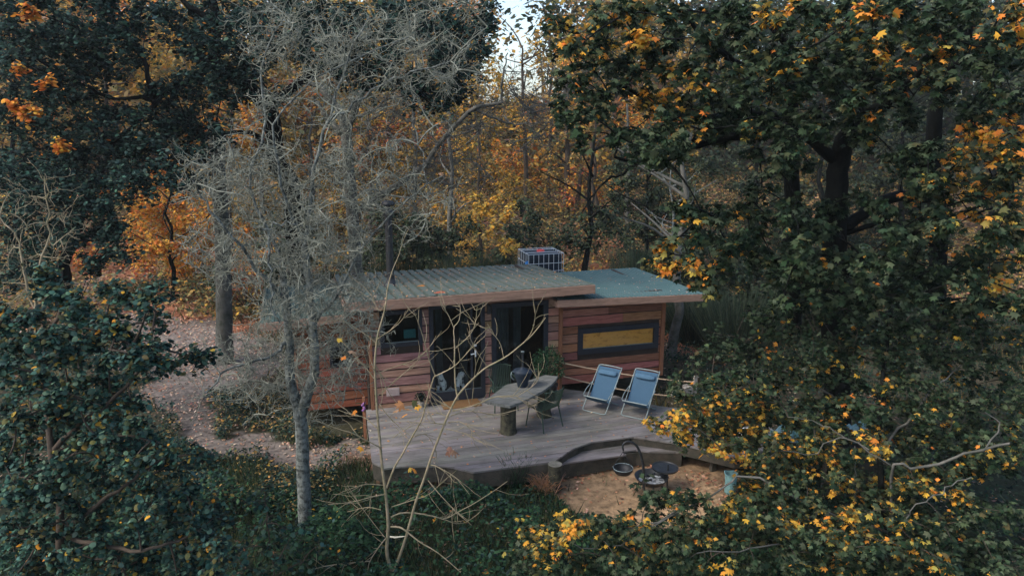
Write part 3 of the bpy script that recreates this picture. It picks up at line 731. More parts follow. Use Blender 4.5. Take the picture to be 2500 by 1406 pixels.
# --- potted shrub
pb = empty('potted_shrub', at(2.02, 0.52), TH)
tag(pb, 'round leafy green shrub in a dark pot between table and wall', 'plant')
build('pot', [lathe([(0.001, 0.0), (0.15, 0.0), (0.20, 0.34), (0.215, 0.36), (0.19, 0.36), (0.001, 0.33)], 18)], M['black'], pb, smooth=True)
n = 2600; d = nrm(rng.normal(0, 1, (n, 3))); rad_ = 0.36 * rng.uniform(0.55, 1.05, n)[:, None]
pc = d * rad_ * np.array([1, 1, 1.15]) + np.array([0, 0, 0.80]); pc += 0.05 * np.sin(pc[:, [1, 2, 0]] * 17)
V, F_, C_ = leaf_mesh(pc, 0.042 * rng.uniform(0.7, 1.3, n), OVAL, pal('nettle', n), leaf_axes(n))
build('foliage', [(V, F_, C_, 0)], M['leaf'], pb)['kind'] = 'stuff'
build('stem', [tube1([(0.03 * math.cos(a), 0.03 * math.sin(a), 0.3), (0.2 * math.cos(a), 0.2 * math.sin(a), 0.95)], 0.009, 5) for a in np.arange(0, 6.2, 0.9)], M['bark_brown'], pb)
# --- slatted chairs
def slat_chair(s, o, rz, label):
    r = empty('slatted_chair', at(s, o), TH + rz); tag(r, label, 'chair', 'green slatted garden chairs at the table')
    for i, x in enumerate(np.linspace(-0.22, 0.22, 13)):
        yb = 0.22 + 0.05 * (1 - (x / 0.22) ** 2)
        build('slat', [tube1(smoothline([(x, -0.20, 0.44), (x, 0.15, 0.43), (x * 1.02, yb, 0.52), (x * 1.08, yb + 0.10, 0.84)], 9), 0.0085, 5)], M['gchair'], r, smooth=True)
    build('seat_frame', [tube1([(-0.24, -0.21, 0.43), (0.24, -0.21, 0.43)], 0.013, 6), tube1([(-0.24, -0.21, 0.43), (-0.24, 0.2, 0.42)], 0.013, 6), tube1([(0.24, -0.21, 0.43), (0.24, 0.2, 0.42)], 0.013, 6)], M['gchair'], r, smooth=True)
    build('top_rail', [tube1(smoothline([(-0.26, 0.28, 0.84), (-0.12, 0.37, 0.855), (0.12, 0.37, 0.855), (0.26, 0.28, 0.84)], 9), 0.012, 6)], M['gchair'], r, smooth=True)
    for sx in (-1, 1):
        build('armrest', [tube1(smoothline([(sx * 0.26, 0.28, 0.66), (sx * 0.27, 0.0, 0.66), (sx * 0.265, -0.2, 0.64), (sx * 0.25, -0.21, 0.44)], 9), 0.012, 6)], M['gchair'], r, smooth=True)
        build('leg', [tube1([(sx * 0.23, -0.19, 0.43), (sx * 0.26, -0.25, 0.0)], 0.014, 6)], M['gchair'], r, smooth=True)
        build('leg', [tube1([(sx * 0.23, 0.18, 0.43), (sx * 0.27, 0.28, 0.0)], 0.014, 6)], M['gchair'], r, smooth=True)
    return r
slat_chair(0.92, 0.72, 0.0, 'green slatted metal chair between the table and the door post')
slat_chair(1.44, 1.90, math.radians(205), 'green slatted metal chair on the open deck side, its seat under the table')
# --- loungers
def lounger(bl, br, topc, label):
    a = np.array(so(*bl, 0.45)); b = np.array(so(*br, 0.45)); c_ = (a + b) / 2; w = (b - a); w /= np.linalg.norm(w)
    # local x along the width, local y away from the sitter's feet
    ang = TH + math.atan2(-w[1], w[0])
    r = empty('sling_lounger', at(*c_), ang)
    tag(r, label, 'lounger', 'blue sling loungers on the deck')
    hw, dy, hz = 0.27, 0.74, 0.80
    def rail(pts, rr_=0.012, nm='frame'): return build(nm, [tube1(p_, rr_, 7) for p_ in pts], M['tube'], r, smooth=True)
    A = np.array([0, 0, 0.015]); B = np.array([0, dy, hz])
    def onr(t, x): return A * (1 - t) + B * t + np.array([x, 0, 0])
    rail([smoothline([onr(1, -hw), onr(0.5, -hw), onr(0.06, -hw), onr(0.015, -hw + 0.02), onr(0, -hw + 0.06), onr(0, 0), onr(0, hw - 0.06), onr(0.015, hw - 0.02), onr(0.06, hw), onr(0.5, hw), onr(1, hw), onr(1.03, hw - 0.04), onr(1.04, 0), onr(1.03, -hw + 0.04), onr(1, -hw)], 60)])
    fr = [np.array([-hw + 0.03, 0.10, 0.30]), np.array([hw - 0.03, 0.10, 0.30])]
    rail([[fr[0] + [-0.03, -0.05, 0.02], fr[1] + [0.03, -0.05, 0.02]]], 0.014, 'seat_bar')
    rail([smoothline([fr[0], [-hw + 0.03, 0.45, 0.12], [-hw + 0.03, 0.66, 0.02], [-hw + 0.07, 0.70, 0.012], [hw - 0.07, 0.70, 0.012], [hw - 0.03, 0.66, 0.02], [hw - 0.03, 0.45, 0.12], fr[1]], 36)], 0.011, 'back_leg')
    # the sling: from the top bar down to a sagging seat and forward to the seat bar
    prof = smoothline([(dy * 0.99, hz + 0.005), (dy * 0.78, hz * 0.76), (dy * 0.58, hz * 0.50), (dy * 0.42, 0.26), (0.20, 0.20), (0.055, 0.315)], 15)
    xs = np.linspace(-hw + 0.018, hw - 0.018, 7)
    V = np.array([[x, y - 0.0, z - 0.03 * (1 - (x / hw) ** 2) * math.sin(i / 14 * math.pi)] for i, (y, z) in enumerate(prof) for x in xs])
    V2 = V.copy(); V2[:, 2] -= 0.006
    m_ = len(xs); F_ = np.array([[i * m_ + j, i * m_ + j + 1, (i + 1) * m_ + j + 1, (i + 1) * m_ + j] for i in range(14) for j in range(m_ - 1)])
    build('sling', [(V, F_, None, 0), (V2, F_[:, ::-1], None, 0)], M['sling'], r, smooth=True)
    pn = 12; an = np.arange(pn) * 2 * math.pi / pn; pr = []
    ctr = np.array([0, dy * 0.84, hz * 0.86 + 0.03])
    for x, sc_ in ((-0.215, 0.45), (-0.20, 0.9), (-0.1, 1.0), (0.1, 1.0), (0.20, 0.9), (0.215, 0.45)):
        for a_ in an: pr.append([x, ctr[1] + 0.06 * sc_ * math.cos(a_) * 0.74 - 0.036 * sc_ * math.sin(a_) * 0.67, ctr[2] + 0.06 * sc_ * math.cos(a_) * 0.67 + 0.036 * sc_ * math.sin(a_) * 0.74])
    ix = np.arange(6 * pn).reshape(6, pn); F_ = np.stack([ix[:-1], np.roll(ix[:-1], -1, 1), np.roll(ix[1:], -1, 1), ix[1:]], -1).reshape(-1, 4)
    caps = [ix[0][::-1][None], ix[-1][None]]
    build('head_pillow', [(np.array(pr), F_, None, 0)] + [(np.array(pr), c2, None, 0) for c2 in caps], M['pillow'], r, smooth=True)
    for sx in (-1, 1): build('armrest', [tube1(smoothline([onr(0.62, sx * (hw + 0.02)), np.array([sx * (hw + 0.03), 0.22, 0.42]), fr[(sx + 1) // 2] + [sx * 0.05, -0.03, 0.03]], 8), 0.011, 6)], M['tube'], r, smooth=True)
    return r
lounger((1424, 1002), (1475, 1014), None, 'blue sling lounger nearer the cabin post, left of the pair')
lounger((1515, 1014), (1576, 1027), None, 'blue sling lounger nearer the maple leaves, right of the pair')
# --- ropes and their post
def zfor(px, py, s, o):
    q = L(s, o, 0); t = (q[1]) ; r = ray(px, py); return float(CAM[2] + r[2] * (q[1] / r[1]))
EP = (5.4, 1.0)
rpost = empty('rope_post', L(*EP, 0.0), TH); tag(rpost, 'thin pale rope post rising from the greenery right of the cabin', 'post')
zt1, zt2 = zfor(1697, 933, *EP), zfor(1690, 970, *EP)
build('shaft', [bxp(-0.035, 0.035, -0.035, 0.035, -0.05, zt1 + 0.12)], M['stone'], rpost)
build('cap', prism([(-0.05, -0.04), (0.06, -0.04), (0.06, 0.04), (-0.05, 0.04)], zt1 + 0.12, zt1 + 0.145), M['stone'], rpost)
def rope(a, b, sag, label):
    n = 90; t = np.linspace(0, 1, n)[:, None]; c_ = a * (1 - t) + b * t; c_[:, 2] -= sag * 4 * (t * (1 - t))[:, 0]
    o0 = a; parts = []
    T = nrm(b - a); X = nrm(np.cross(T, [0, 0, 1])); Y_ = np.cross(T, X); ph = np.linspace(0, 2 * math.pi * np.linalg.norm(b - a) / 0.11, n)[:, None]
    n2 = 400; t2 = np.linspace(0, 1, n2)[:, None]; c2 = a * (1 - t2) + b * t2; c2[:, 2] -= sag * 4 * (t2 * (1 - t2))[:, 0]; ph2 = t2 * 2 * math.pi * np.linalg.norm(b - a) / 0.10
    for k in range(3):
        q = c2 + 0.0085 * (np.cos(ph2 + k * 2.094) * X + np.sin(ph2 + k * 2.094) * Y_)
        parts.append(tube1(q - o0, 0.0095, 5))
    q = [np.array([0, 0, 0]), np.array([-0.03, -0.03, 0.05]), np.array([0.02, -0.05, 0.10]), np.array([-0.01, -0.04, 0.18])]
    parts.append(tube1(smoothline(q, 10), 0.010, 5))
    o = build('rope', parts, M['rope'], smooth=True, matrix=Matrix.Translation(Vector(o0)))
    tag(o, label, 'rope', 'rope railing strung from the cabin post')
zr1, zr2 = zfor(1371, 885, 2.5, 0.1), zfor(1371, 917, 2.5, 0.1)
rope(L(2.47, 0.09, zr1), L(*EP, zt1), 0.06, 'upper twisted rope from the cabin post behind the loungers')
rope(L(2.47, 0.09, zr2), L(*EP, zt2), 0.10, 'lower twisted rope from the cabin post behind the loungers')
sb = build('stone_block', [bxp(-0.22, 0.22, -0.12, 0.12, 0, 0.22)], M['stone'], matrix=Matrix.Translation(Vector(L(5.1, 0.95, 0.35))) @ Matrix.Rotation(TH + 0.1, 4, 'Z'))
tag(sb, 'pale weathered block beside the rope post in the greenery', 'block')
sb2 = build('tree_stump', [lathe([(0.25, -0.05), (0.2, 0.1), (0.2, 0.35), (0.001, 0.352)], 14)], M['log'], matrix=Matrix.Translation(Vector(L(5.1, 0.95, 0.0))))
tag(sb2, 'bark covered stump under the pale block by the rope post', 'stump')
# --- doormat, plant by door
dm = build('doormat', [bxp(-0.42, 0.42, -0.21, 0.21, 0, 0.02)], M['mat'], matrix=Matrix.Translation(Vector(at(0.08, 0.28, 0.452))) @ Matrix.Rotation(TH, 4, 'Z'))
tag(dm, 'brown coir doormat lying in front of the glazed door', 'doormat')
dp = empty('potted_plant', at(-0.78, 0.18), TH); tag(dp, 'small dark potted plant on the deck left of the glazed door', 'plant')
build('pot', [lathe([(0.001, 0), (0.06, 0), (0.08, 0.12), (0.001, 0.11)], 12)], M['stone'], dp)
n = 420; d = nrm(rng.normal(0, 1, (n, 3))) * rng.uniform(0.3, 1, (n, 1)) * np.array([0.13, 0.13, 0.10]) + np.array([0, 0, 0.25])
V, F_, C_ = leaf_mesh(d, 0.04 * rng.uniform(0.7, 1.3, n), OVAL, pal('dark', n) * 0.5, leaf_axes(n)); build('foliage', [(V, F_, C_, 0)], M['leaf'], dp)['kind'] = 'stuff'
build('stem', [tube1([(0, 0, 0.08), (0, 0, 0.22)], 0.01, 5)], M['bark_brown'], dp)
bt = build('boot_tray', [bxp(-0.12, 0.12, -0.05, 0.05, 0, 0.02), bxp(-0.10, -0.02, -0.03, 0.03, 0.02, 0.07), bxp(0.02, 0.10, -0.03, 0.03, 0.02, 0.07)], M['black'], matrix=Matrix.Translation(Vector(at(-0.48, 0.14, 0.452))) @ Matrix.Rotation(TH, 4, 'Z'))
tag(bt, 'little black tray with two dark blocks at the foot of the door frame', 'tray')
# --- dogs behind the glass
def skinfig(name, pts, edges, radii, m, parent):
    me = bpy.data.meshes.new(name); me.from_pydata([tuple(p_) for p_ in pts], edges, []); me.update()
    o = bpy.data.objects.new(name, me); COL.objects.link(o); o.parent = parent
    sk = o.modifiers.new('skin', 'SKIN'); sub = o.modifiers.new('sub', 'SUBSURF'); sub.levels = 2; sub.render_levels = 2
    sv = me.skin_vertices[0].data
    for v, r_ in zip(sv, radii): v.radius = (r_, r_)
    sv[0].use_root = True
    me.materials.append(m)
    return o
def dog(s, y, rz, label, face):
    r = empty('dog', L(s, -y, 0.44), TH + rz); tag(r, label, 'dog')
    pts = [(0, 0.16, 0.12), (0, 0.10, 0.22), (0, 0.0, 0.34), (0, -0.05, 0.42), (0, -0.07, 0.50), (0, -0.10, 0.56), (0, -0.19, 0.54), (0, -0.24, 0.525),
           (0.07, -0.06, 0.30), (0.07, -0.08, 0.16), (0.07, -0.09, 0.03), (0.07, -0.13, 0.015), (-0.07, -0.06, 0.30), (-0.07, -0.08, 0.16), (-0.07, -0.09, 0.03), (-0.07, -0.13, 0.015),
           (0.10, 0.10, 0.10), (0.11, -0.01, 0.10), (0.11, 0.07, 0.03), (0.11, -0.03, 0.015), (-0.10, 0.10, 0.10), (-0.11, -0.01, 0.10), (-0.11, 0.07, 0.03), (-0.11, -0.03, 0.015),
           (0, 0.26, 0.06), (0, 0.40, 0.04)]
    ed = [(0, 1), (1, 2), (2, 3), (3, 4), (4, 5), (5, 6), (6, 7), (2, 8), (8, 9), (9, 10), (10, 11), (2, 12), (12, 13), (13, 14), (14, 15), (0, 16), (16, 17), (17, 18), (18, 19), (0, 20), (20, 21), (21, 22), (22, 23), (0, 24), (24, 25)]
    ra = [0.11, 0.115, 0.10, 0.075, 0.07, 0.07, 0.04, 0.025, 0.045, 0.032, 0.026, 0.02, 0.045, 0.032, 0.026, 0.02, 0.06, 0.045, 0.025, 0.02, 0.06, 0.045, 0.025, 0.02, 0.03, 0.02]
    skinfig('body', pts, ed, ra, face, r)
    for sx in (-1, 1):
        build('ear', [(np.array([(sx * 0.03, -0.08, 0.61), (sx * 0.075, -0.07, 0.59), (sx * 0.07, -0.085, 0.66), (sx * 0.055, -0.055, 0.62)]), np.array([[0, 1, 2], [1, 3, 2], [3, 0, 2], [0, 3, 1]]), None, 0)], M['fur_b'], r)
        build('eye', [lathe([(0.001, -0.01), (0.009, 0), (0.001, 0.01)], 8, centre=(sx * 0.03, -0.158, 0.575))], M['black'], r)
    build('nose', [lathe([(0.001, -0.012), (0.014, 0), (0.001, 0.012)], 8, centre=(0, -0.268, 0.53))], M['black'], r)
    build('saddle', [(V_, F_2, None, 0) for V_, F_2 in [lathe([(0.001, 0.43), (0.07, 0.40), (0.125, 0.30), (0.135, 0.2), (0.10, 0.16)], 12, centre=(0, 0.075, 0))[:2]]], M['fur_b'], r, smooth=True)
    return r
dog(-0.22, 0.30, math.radians(-35), 'black and white dog sitting behind the glass door, left one with head turned', M['fur_w'])
dog(0.16, 0.29, math.radians(25), 'black and white dog sitting behind the glass door, right one by the door edge', M['fur_w'])
# --- water tank
tk0 = L(3.45, -4.35, 0.0); tkz = float(P(1320, 610, tk0[1])[2]) - 1.02
tk = empty('water_tank', [tk0[0], tk0[1], tkz], TH); tag(tk, 'dark plastic water tank in a silver wire cage with red cap behind the roof', 'tank')
w2, d2, h2 = 0.51, 0.50, 1.0
V, F_ = box(-w2 + 0.03, w2 - 0.03, -d2 + 0.03, d2 - 0.03, 0.06, h2 - 0.03)
o = build('tank_body', [(V, F_, None, 0)], M['tank'], tk)
bv = o.modifiers.new('bevel', 'BEVEL'); bv.width = 0.07; bv.segments = 3
cage = []
for z in (0.06, 0.28, 0.50, 0.72, 0.985):
    q = [(-w2, -d2, z), (w2, -d2, z), (w2, d2, z), (-w2, d2, z), (-w2, -d2, z)]
    for a, b in zip(q[:-1], q[1:]): cage.append(tube1([a, b], 0.010, 5))
for x in np.linspace(-w2, w2, 8):
    for y in (-d2, d2): cage.append(tube1([(x, y, 0.05), (x, y, 0.985)], 0.008, 5))
for y in np.linspace(-d2, d2, 7)[1:-1]:
    for x in (-w2, w2): cage.append(tube1([(x, y, 0.05), (x, y, 0.985)], 0.008, 5))
for y in (-0.22, 0.22): cage.append(tube1([(-w2, y, 0.99), (w2, y, 0.99)], 0.012, 5))
build('cage', cage, M['steel'], tk)
build('cap', [lathe([(0.11, 0.96), (0.11, 1.01), (0.09, 1.025), (0.001, 1.03)], 16)], M['red'], tk)
build('inlet_pipe', [tube1(smoothline([(-w2 - 0.02, -0.42, 0.80), (-w2 - 0.04, -0.45, 0.6), (-w2 - 0.10, -0.5, 0.2), (-w2 - 0.12, -0.5, -0.3)], 12), 0.028, 8), bxp(-w2 - 0.06, -w2 - 0.012, -0.48, -0.34, 0.48, 0.76)], M['bluep'], tk, smooth=False)
stn = empty('tank_stand', [tk0[0], tk0[1], gz(tk0[0], tk0[1])], TH); hs = tkz - gz(tk0[0], tk0[1])
tag(stn, 'timber platform that carries the caged water tank behind the cabin', 'stand')
build('platform', [bxp(-0.62, 0.62, -0.56, 0.56, hs - 0.08, hs - 0.002)], M['fascia'], stn)
for sx in (-1, 1):
    for sy in (-1, 1): build('leg', [bxp(sx * 0.52 - 0.05, sx * 0.52 + 0.05, sy * 0.46 - 0.05, sy * 0.46 + 0.05, -0.1, hs - 0.08)], M['fascia'], stn)
# --- fire pit
fb = np.array([2.50, 12.16, 0.0])
def near_p(px, py, Y): return P(px, py, Y)
fp = empty('fire_bowl', fb); tag(fp, 'shallow black iron fire bowl holding pale ash on the gravel', 'fire bowl')
build('bowl', [lathe([(0.001, 0.13), (0.12, 0.145), (0.22, 0.19), (0.29, 0.27), (0.305, 0.285), (0.30, 0.27), (0.22, 0.17), (0.12, 0.125), (0.001, 0.11)], 28)], M['iron'], fp, smooth=True)
n = 12; an = np.arange(n) * 2 * math.pi / n
build('ash', [lathe([(0.235, 0.20), (0.16, 0.205), (0.08, 0.22), (0.001, 0.225)], 20)], M['ash'], fp, smooth=True)
for k in range(5):
    a = rng.uniform(0, 6.3); x, y = 0.12 * math.cos(a), 0.12 * math.sin(a); b = rng.uniform(0, 6.3)
    build('charred_log', [tube1([(x - 0.09 * math.cos(b), y - 0.09 * math.sin(b), 0.225), (x + 0.09 * math.cos(b), y + 0.09 * math.sin(b), 0.24 + 0.02 * rng.random())], 0.02, 6)], M['ash' if k % 2 else 'iron'], fp)
for k in range(3):
    a = k * 2.094 + 0.5; build('leg', [tube1([(0.2 * math.cos(a), 0.2 * math.sin(a), 0.18), (0.27 * math.cos(a), 0.27 * math.sin(a), -0.02)], 0.014, 6)], M['iron'], fp)
hk = empty('pot_hanger', P(1572, 1190, 11.95)); tag(hk, 'curved black iron hook arching from the fire bowl over the hanging pot', 'hanger')
Yh = 11.95
hp_ = [P(a, b, Yh) for a, b in ((1572, 1196), (1572, 1165), (1570, 1135), (1564, 1109), (1555, 1089), (1541, 1079), (1527, 1079), (1520, 1088), (1522, 1099))]
hb = hp_[0]; hk.location = Vector(hb)
build('arm', [tube1(smoothline(hp_, 30) - hb, np.linspace(0.028, 0.016, 30), 8)], M['iron'], hk, smooth=True)
wk = P(1521, 1141, Yh); wo = empty('hanging_pot', wk); tag(wo, 'round black iron pot hanging on chains left of the fire bowl', 'pot')
build('bowl', [lathe([(0.175, 0.0), (0.17, -0.05), (0.13, -0.105), (0.07, -0.135), (0.001, -0.14)], 24), lathe([(0.168, 0.002), (0.16, -0.04), (0.12, -0.09), (0.06, -0.118), (0.001, -0.12)], 24)], M['iron'], wo, smooth=True)
build('rim', [tube1([(0.173 * math.cos(a), 0.173 * math.sin(a), 0) for a in np.linspace(0, 2 * math.pi, 25)], 0.007, 5)], M['tube'], wo, smooth=True)
top = P(1522, 1101, Yh) - wk
for a in (2.9, 5.8, 1.2): build('chain', [tube1([(0.172 * math.cos(a), 0.172 * math.sin(a), 0), top], 0.006, 5)], M['iron'], wo)
gr = P(1621, 1143, 12.25); go = empty('grill_plate', [gr[0] + 0.02, gr[1], 0.0]); tag(go, 'round flat iron grill plate on a pole behind the fire bowl', 'grill')
build('plate', [lathe([(0.001, gr[2] + 0.012), (0.22, gr[2] + 0.012), (0.235, gr[2] + 0.03), (0.24, gr[2] + 0.03), (0.235, gr[2]), (0.001, gr[2] - 0.004)], 26)], M['iron'], go, smooth=False)
build('pole', [tube1([(0.03, -0.10, -0.05), (0.03, -0.10, gr[2] + 0.12)], 0.014, 7)], M['iron'], go)
build('bracket', [tube1([(0.03, -0.10, gr[2] - 0.03), (0.0, 0.0, gr[2] - 0.01)], 0.010, 6)], M['iron'], go)
# --- turquoise container, log, post
tq = onz(1782, 1203, 0.0); t_ = empty('turquoise_container', tq); tag(t_, 'pale turquoise upright container with a battered rim beside the gravel', 'container')
build('body', [lathe([(0.085, 0.0), (0.10, 0.02), (0.098, 0.2), (0.11, 0.38), (0.10, 0.385), (0.09, 0.2), (0.001, 0.05)], 14)], M['turq'], t_, smooth=True)
build('rim', [tube1([(0.112 * math.cos(a) - (0.02 if k == 5 else 0), 0.112 * math.sin(a), 0.38 + 0.012 * math.sin(3 * a)) for k, a in enumerate(np.linspace(0, 2 * math.pi, 15))], 0.012, 6)], M['turq'], t_, smooth=True)
for (s_, o_, r_, h_, nm_, lb) in ((1.07, 3.62, 0.125, 0.47, 'log_post', 'short round log standing at the deck corner beside the step'),
                                  (4.75, 4.55, 0.08, 0.62, 'log_post', 'grey log post under the maple twigs at the right deck corner')):
    lp = empty(nm_, L(s_, o_, 0.0)); tag(lp, lb, 'post'); logleg(0, 0, r_, h_, lp, 0.0, 'log')
bs = empty('basin', at(4.98, 3.75, 0.452)); tag(bs, 'dark green basin with a white rim on the deck behind the maple', 'basin')
build('bowl', [lathe([(0.001, 0.02), (0.12, 0.0), (0.17, 0.08), (0.20, 0.2), (0.19, 0.2), (0.15, 0.08), (0.001, 0.05)], 20)], M['gchair'], bs, smooth=True)
build('rim', [tube1([(0.2 * math.cos(a), 0.2 * math.sin(a), 0.2) for a in np.linspace(0, 2 * math.pi, 25)], 0.012, 6)], M['white'], bs, smooth=True)
for (px, py, Y, w, lb) in ((1915, 1048, 12.6, 0.22, 'crumpled blue grey cover behind the yellow maple leaves'), (2108, 1045, 12.2, 0.30, 'crumpled blue green sheet deep in the right hand foliage'), (2055, 1058, 12.0, 0.26, 'pale lilac grey bundle left of the blue green sheet')):
    q = P(px, py, Y); n = 8
    xs, ys = np.meshgrid(np.linspace(-w, w, n), np.linspace(-w * 0.8, w * 0.8, n))
    zs = 0.22 * np.exp(-(xs ** 2 + ys ** 2) / (w * w * 0.5)) + 0.035 * rng.normal(0, 1, xs.shape)
    V = np.stack([xs, ys, zs], -1).reshape(-1, 3); V2 = V.copy(); V2[:, 2] = -0.08
    ix = np.arange(n * n).reshape(n, n); F_ = np.stack([ix[:-1, :-1], ix[:-1, 1:], ix[1:, 1:], ix[1:, :-1]], -1).reshape(-1, 4)
    gzz = max(0.0, q[2] - 0.1)
    bd = build('cover', [(V, F_, None, 0), (V2, F_[:, ::-1], None, 0)], M['tarp'] if w > 0.27 or w < 0.25 else M['curtain'], matrix=Matrix.Translation(Vector((q[0], q[1], gzz))))
    tag(bd, lb, 'cover')
    cr = build('crate', [bxp(-w * 0.8, w * 0.8, -w * 0.6, w * 0.6, -0.1, gzz - 0.09)], M['riser'], matrix=Matrix.Translation(Vector((q[0], q[1], 0))))
    tag(cr, 'dark wooden crate under the ' + {0.22: 'blue grey cover', 0.30: 'blue green sheet', 0.26: 'lilac grey bundle'}[w], 'crate')

# ================================================================== NEAR TREES
# --- A: dark broadleaf tree behind the left wing
A_ROWS = ["DDDDDDDDDDDDddddddDDDDDD", "DDDDDDD.DDDDdddddDDDDDDD", "DDDDDDD..DDDdddddDDDDDDD", "DDDDDD...DDDd...ddDDDDd.", "DDDDD..DDDDDD.......dDD.", "DD.DDDDDDDD.............",
          "DDDDDDDDDDd.............", "DDDDDDDDDD..............", "DDDDDDD.dd..............", "DDDDD..................."]
trA = limb([(748, 930, 19), (738, 760, 19), (722, 600, 19), (712, 470, 19), (700, 430, 18.8), (674, 396, 18.6), (668, 324, 18.4), (657, 266, 18.2), (622, 230, 18), (580, 190, 17.8), (519, 155, 17.5)], 0.27, 0.16, 26, 0.01)
lmA = [limb([(519, 155, 17.5), (530, 105, 17.4), (526, 22, 17.3), (500, -80, 17.2)], 0.15, 0.07), limb([(530, 108, 17.4), (508, 54, 17.2), (454, 7, 17), (400, -60, 17)], 0.10, 0.04),
       limb([(519, 155, 17.5), (484, 185, 17.2), (398, 228, 17), (370, 245, 16.9), (341, 236, 16.8), (279, 242, 16.6)], 0.10, 0.03), limb([(657, 266, 18.2), (760, 180, 18), (900, 90, 18), (1060, 60, 18)], 0.13, 0.04),
       limb([(279, 242, 16.6), (180, 200, 16.3), (60, 130, 16)], 0.04, 0.02), limb([(398, 228, 17), (300, 330, 16.8), (150, 380, 16.5)], 0.07, 0.02), limb([(1060, 60, 18), (1130, 100, 18), (1150, 190, 18)], 0.05, 0.02),
       limb([(372, 245, 16.9), (345, 130, 16.8), (280, 50, 16.6), (180, 0, 16.5)], 0.06, 0.02), limb([(674, 396, 18.6), (620, 330, 18.3), (520, 330, 18), (430, 360, 17.6)], 0.08, 0.02)]
clA = grid_clumps(A_ROWS, 0, 0, lambda px, py: rng.uniform(15.2, 18.8), per=2.3, rad=36)
clA += [(P(x_, y_, 14.6), 0.17, 'O', x_, y_) for x_, y_ in ((50, 160), (35, 255), (70, 270), (115, 195), (148, 350), (75, 25))]
def colA(cl, pc):
    n = len(pc); col = pal('dark', n); t = rng.random(n) < 0.22; col[t] = pal('teal', int(t.sum())) * 0.75
    o_ = np.array([c[2] == 'O' for c in cl]) & (rng.random(n) < 0.85); col[o_] = pal('bgorange', int(o_.sum())) * 1.15
    y_ = rng.random(n) < 0.006; col[y_] = pal('orange', int(y_.sum()))
    return col, np.zeros(n)
leafy('dark_leafy_tree', 'huge dark green broadleaf tree with forked black trunk behind the left wing', 'tree', trA, lmA, clA, 'bark_dark', ROUND, 0.088, 150, colA, nt=9)

# --- second dark tree at the left edge
S_ROWS = ["ddDDDDDDD..", "DDDDDDD....", "DDDDDD.....", "DDDDDD.....", "KKK.KK.....", "KKK........"]
trS = limb([(150, 760, 15), (160, 640, 15), (190, 540, 15), (215, 440, 15)], 0.14, 0.06)
lmS = [limb([(190, 540, 15), (120, 470, 15), (60, 430, 14.8)], 0.06, 0.02), limb([(215, 440, 15), (270, 420, 15), (330, 450, 15)], 0.05, 0.02)]
clS = grid_clumps(S_ROWS, 8, 0, lambda px, py: rng.uniform(13.8, 16.2), per=2.3, rad=36)
leafy('holly_tree', 'dense blackish green small tree at the left edge above the path', 'tree', trS, lmS, clS, 'bark_dark', ROUND, 0.075, 130, plain('dark', 'dark', 'dark', 'teal'))

# --- B1: big maple, upper right
B1_ROWS = ["..224212113422231112133", "34343213113222221121123", "33322222112122233333211", "12123432122211122322111", ".11134421122111211.1111", "111..12211111212.1..133",
           ".1111.1222111.12....344", "....111..111....1113433", "...........11....133433", "..........11.1.1.333343", "......2221111...1122334", ".....322211111..1122223", ".....432211111111111223", ".......4..111211111124", "...........1111111111131"]
trB = limb([(2050, 1250, 13), (2045, 1000, 13), (2035, 760, 13), (2040, 560, 13), (2044, 450, 13), (2052, 368, 13), (2084, 310, 12.9), (2096, 270, 12.8)], 0.26, 0.14, 22, 0.012)
lmB = [limb([(2096, 272, 12.8), (2060, 235, 12.7), (2013, 198, 12.6), (1950, 150, 12.4), (1880, 60, 12)], 0.13, 0.05), limb([(2096, 275, 12.8), (2148, 262, 12.6), (2199, 225, 12.4), (2280, 130, 12), (2330, 40, 12)], 0.12, 0.04),
       limb([(2050, 400, 13), (1960, 330, 12.8), (1865, 326, 12.6), (1804, 333, 12.4), (1740, 346, 12.2), (1686, 362, 12), (1644, 384, 11.8), (1564, 398, 11.5), (1500, 384, 11.3)], 0.11, 0.02, 20),
       limb([(1686, 362, 12), (1700, 335, 12), (1727, 307, 12), (1780, 320, 12)], 0.05, 0.02), limb([(1937, 800, 13.6), (1935, 560, 13.6), (1937, 448, 13.5), (1934, 288, 13.4), (1932, 224, 13.2), (1950, 190, 13)], 0.17, 0.10),
       limb([(1932, 224, 13.2), (1865, 166, 13), (1798, 157, 12.7), (1756, 125, 12.4), (1690, 60, 12)], 0.10, 0.03), limb([(1934, 288, 13.2), (1800, 282, 12.6), (1690, 290, 12), (1625, 282, 11.8), (1580, 240, 11.5), (1513, 211, 11.2)], 0.09, 0.02, 18),
       limb([(2290, 800, 14), (2285, 500, 14), (2280, 330, 13.8), (2295, 224, 13.6), (2324, 160, 13.3), (2370, 60, 13)], 0.17, 0.09), limb([(2324, 170, 13.3), (2380, 130, 12.8), (2436, 112, 12.4), (2520, 110, 12)], 0.08, 0.03),
       limb([(2040, 560, 13), (2094, 537, 13), (2125, 505, 13.1), (2193, 483, 13.2), (2290, 480, 13.6)], 0.11, 0.10), limb([(2060, 570, 12.9), (2132, 547, 12.8), (2165, 537, 12.7), (2199, 553, 12.6), (2280, 600, 12)], 0.05, 0.02),
       limb([(2035, 700, 12.9), (2120, 630, 12.4), (2250, 560, 11.6), (2400, 500, 11)], 0.06, 0.02), limb([(1565, 398, 11.5), (1470, 450, 11.3), (1420, 520, 11.3)], 0.025, 0.01)]
clB = grid_clumps(B1_ROWS, 0, 27, lambda px, py: rng.uniform(9.6, 12.9), per=1.6, rad=32, jit=24)
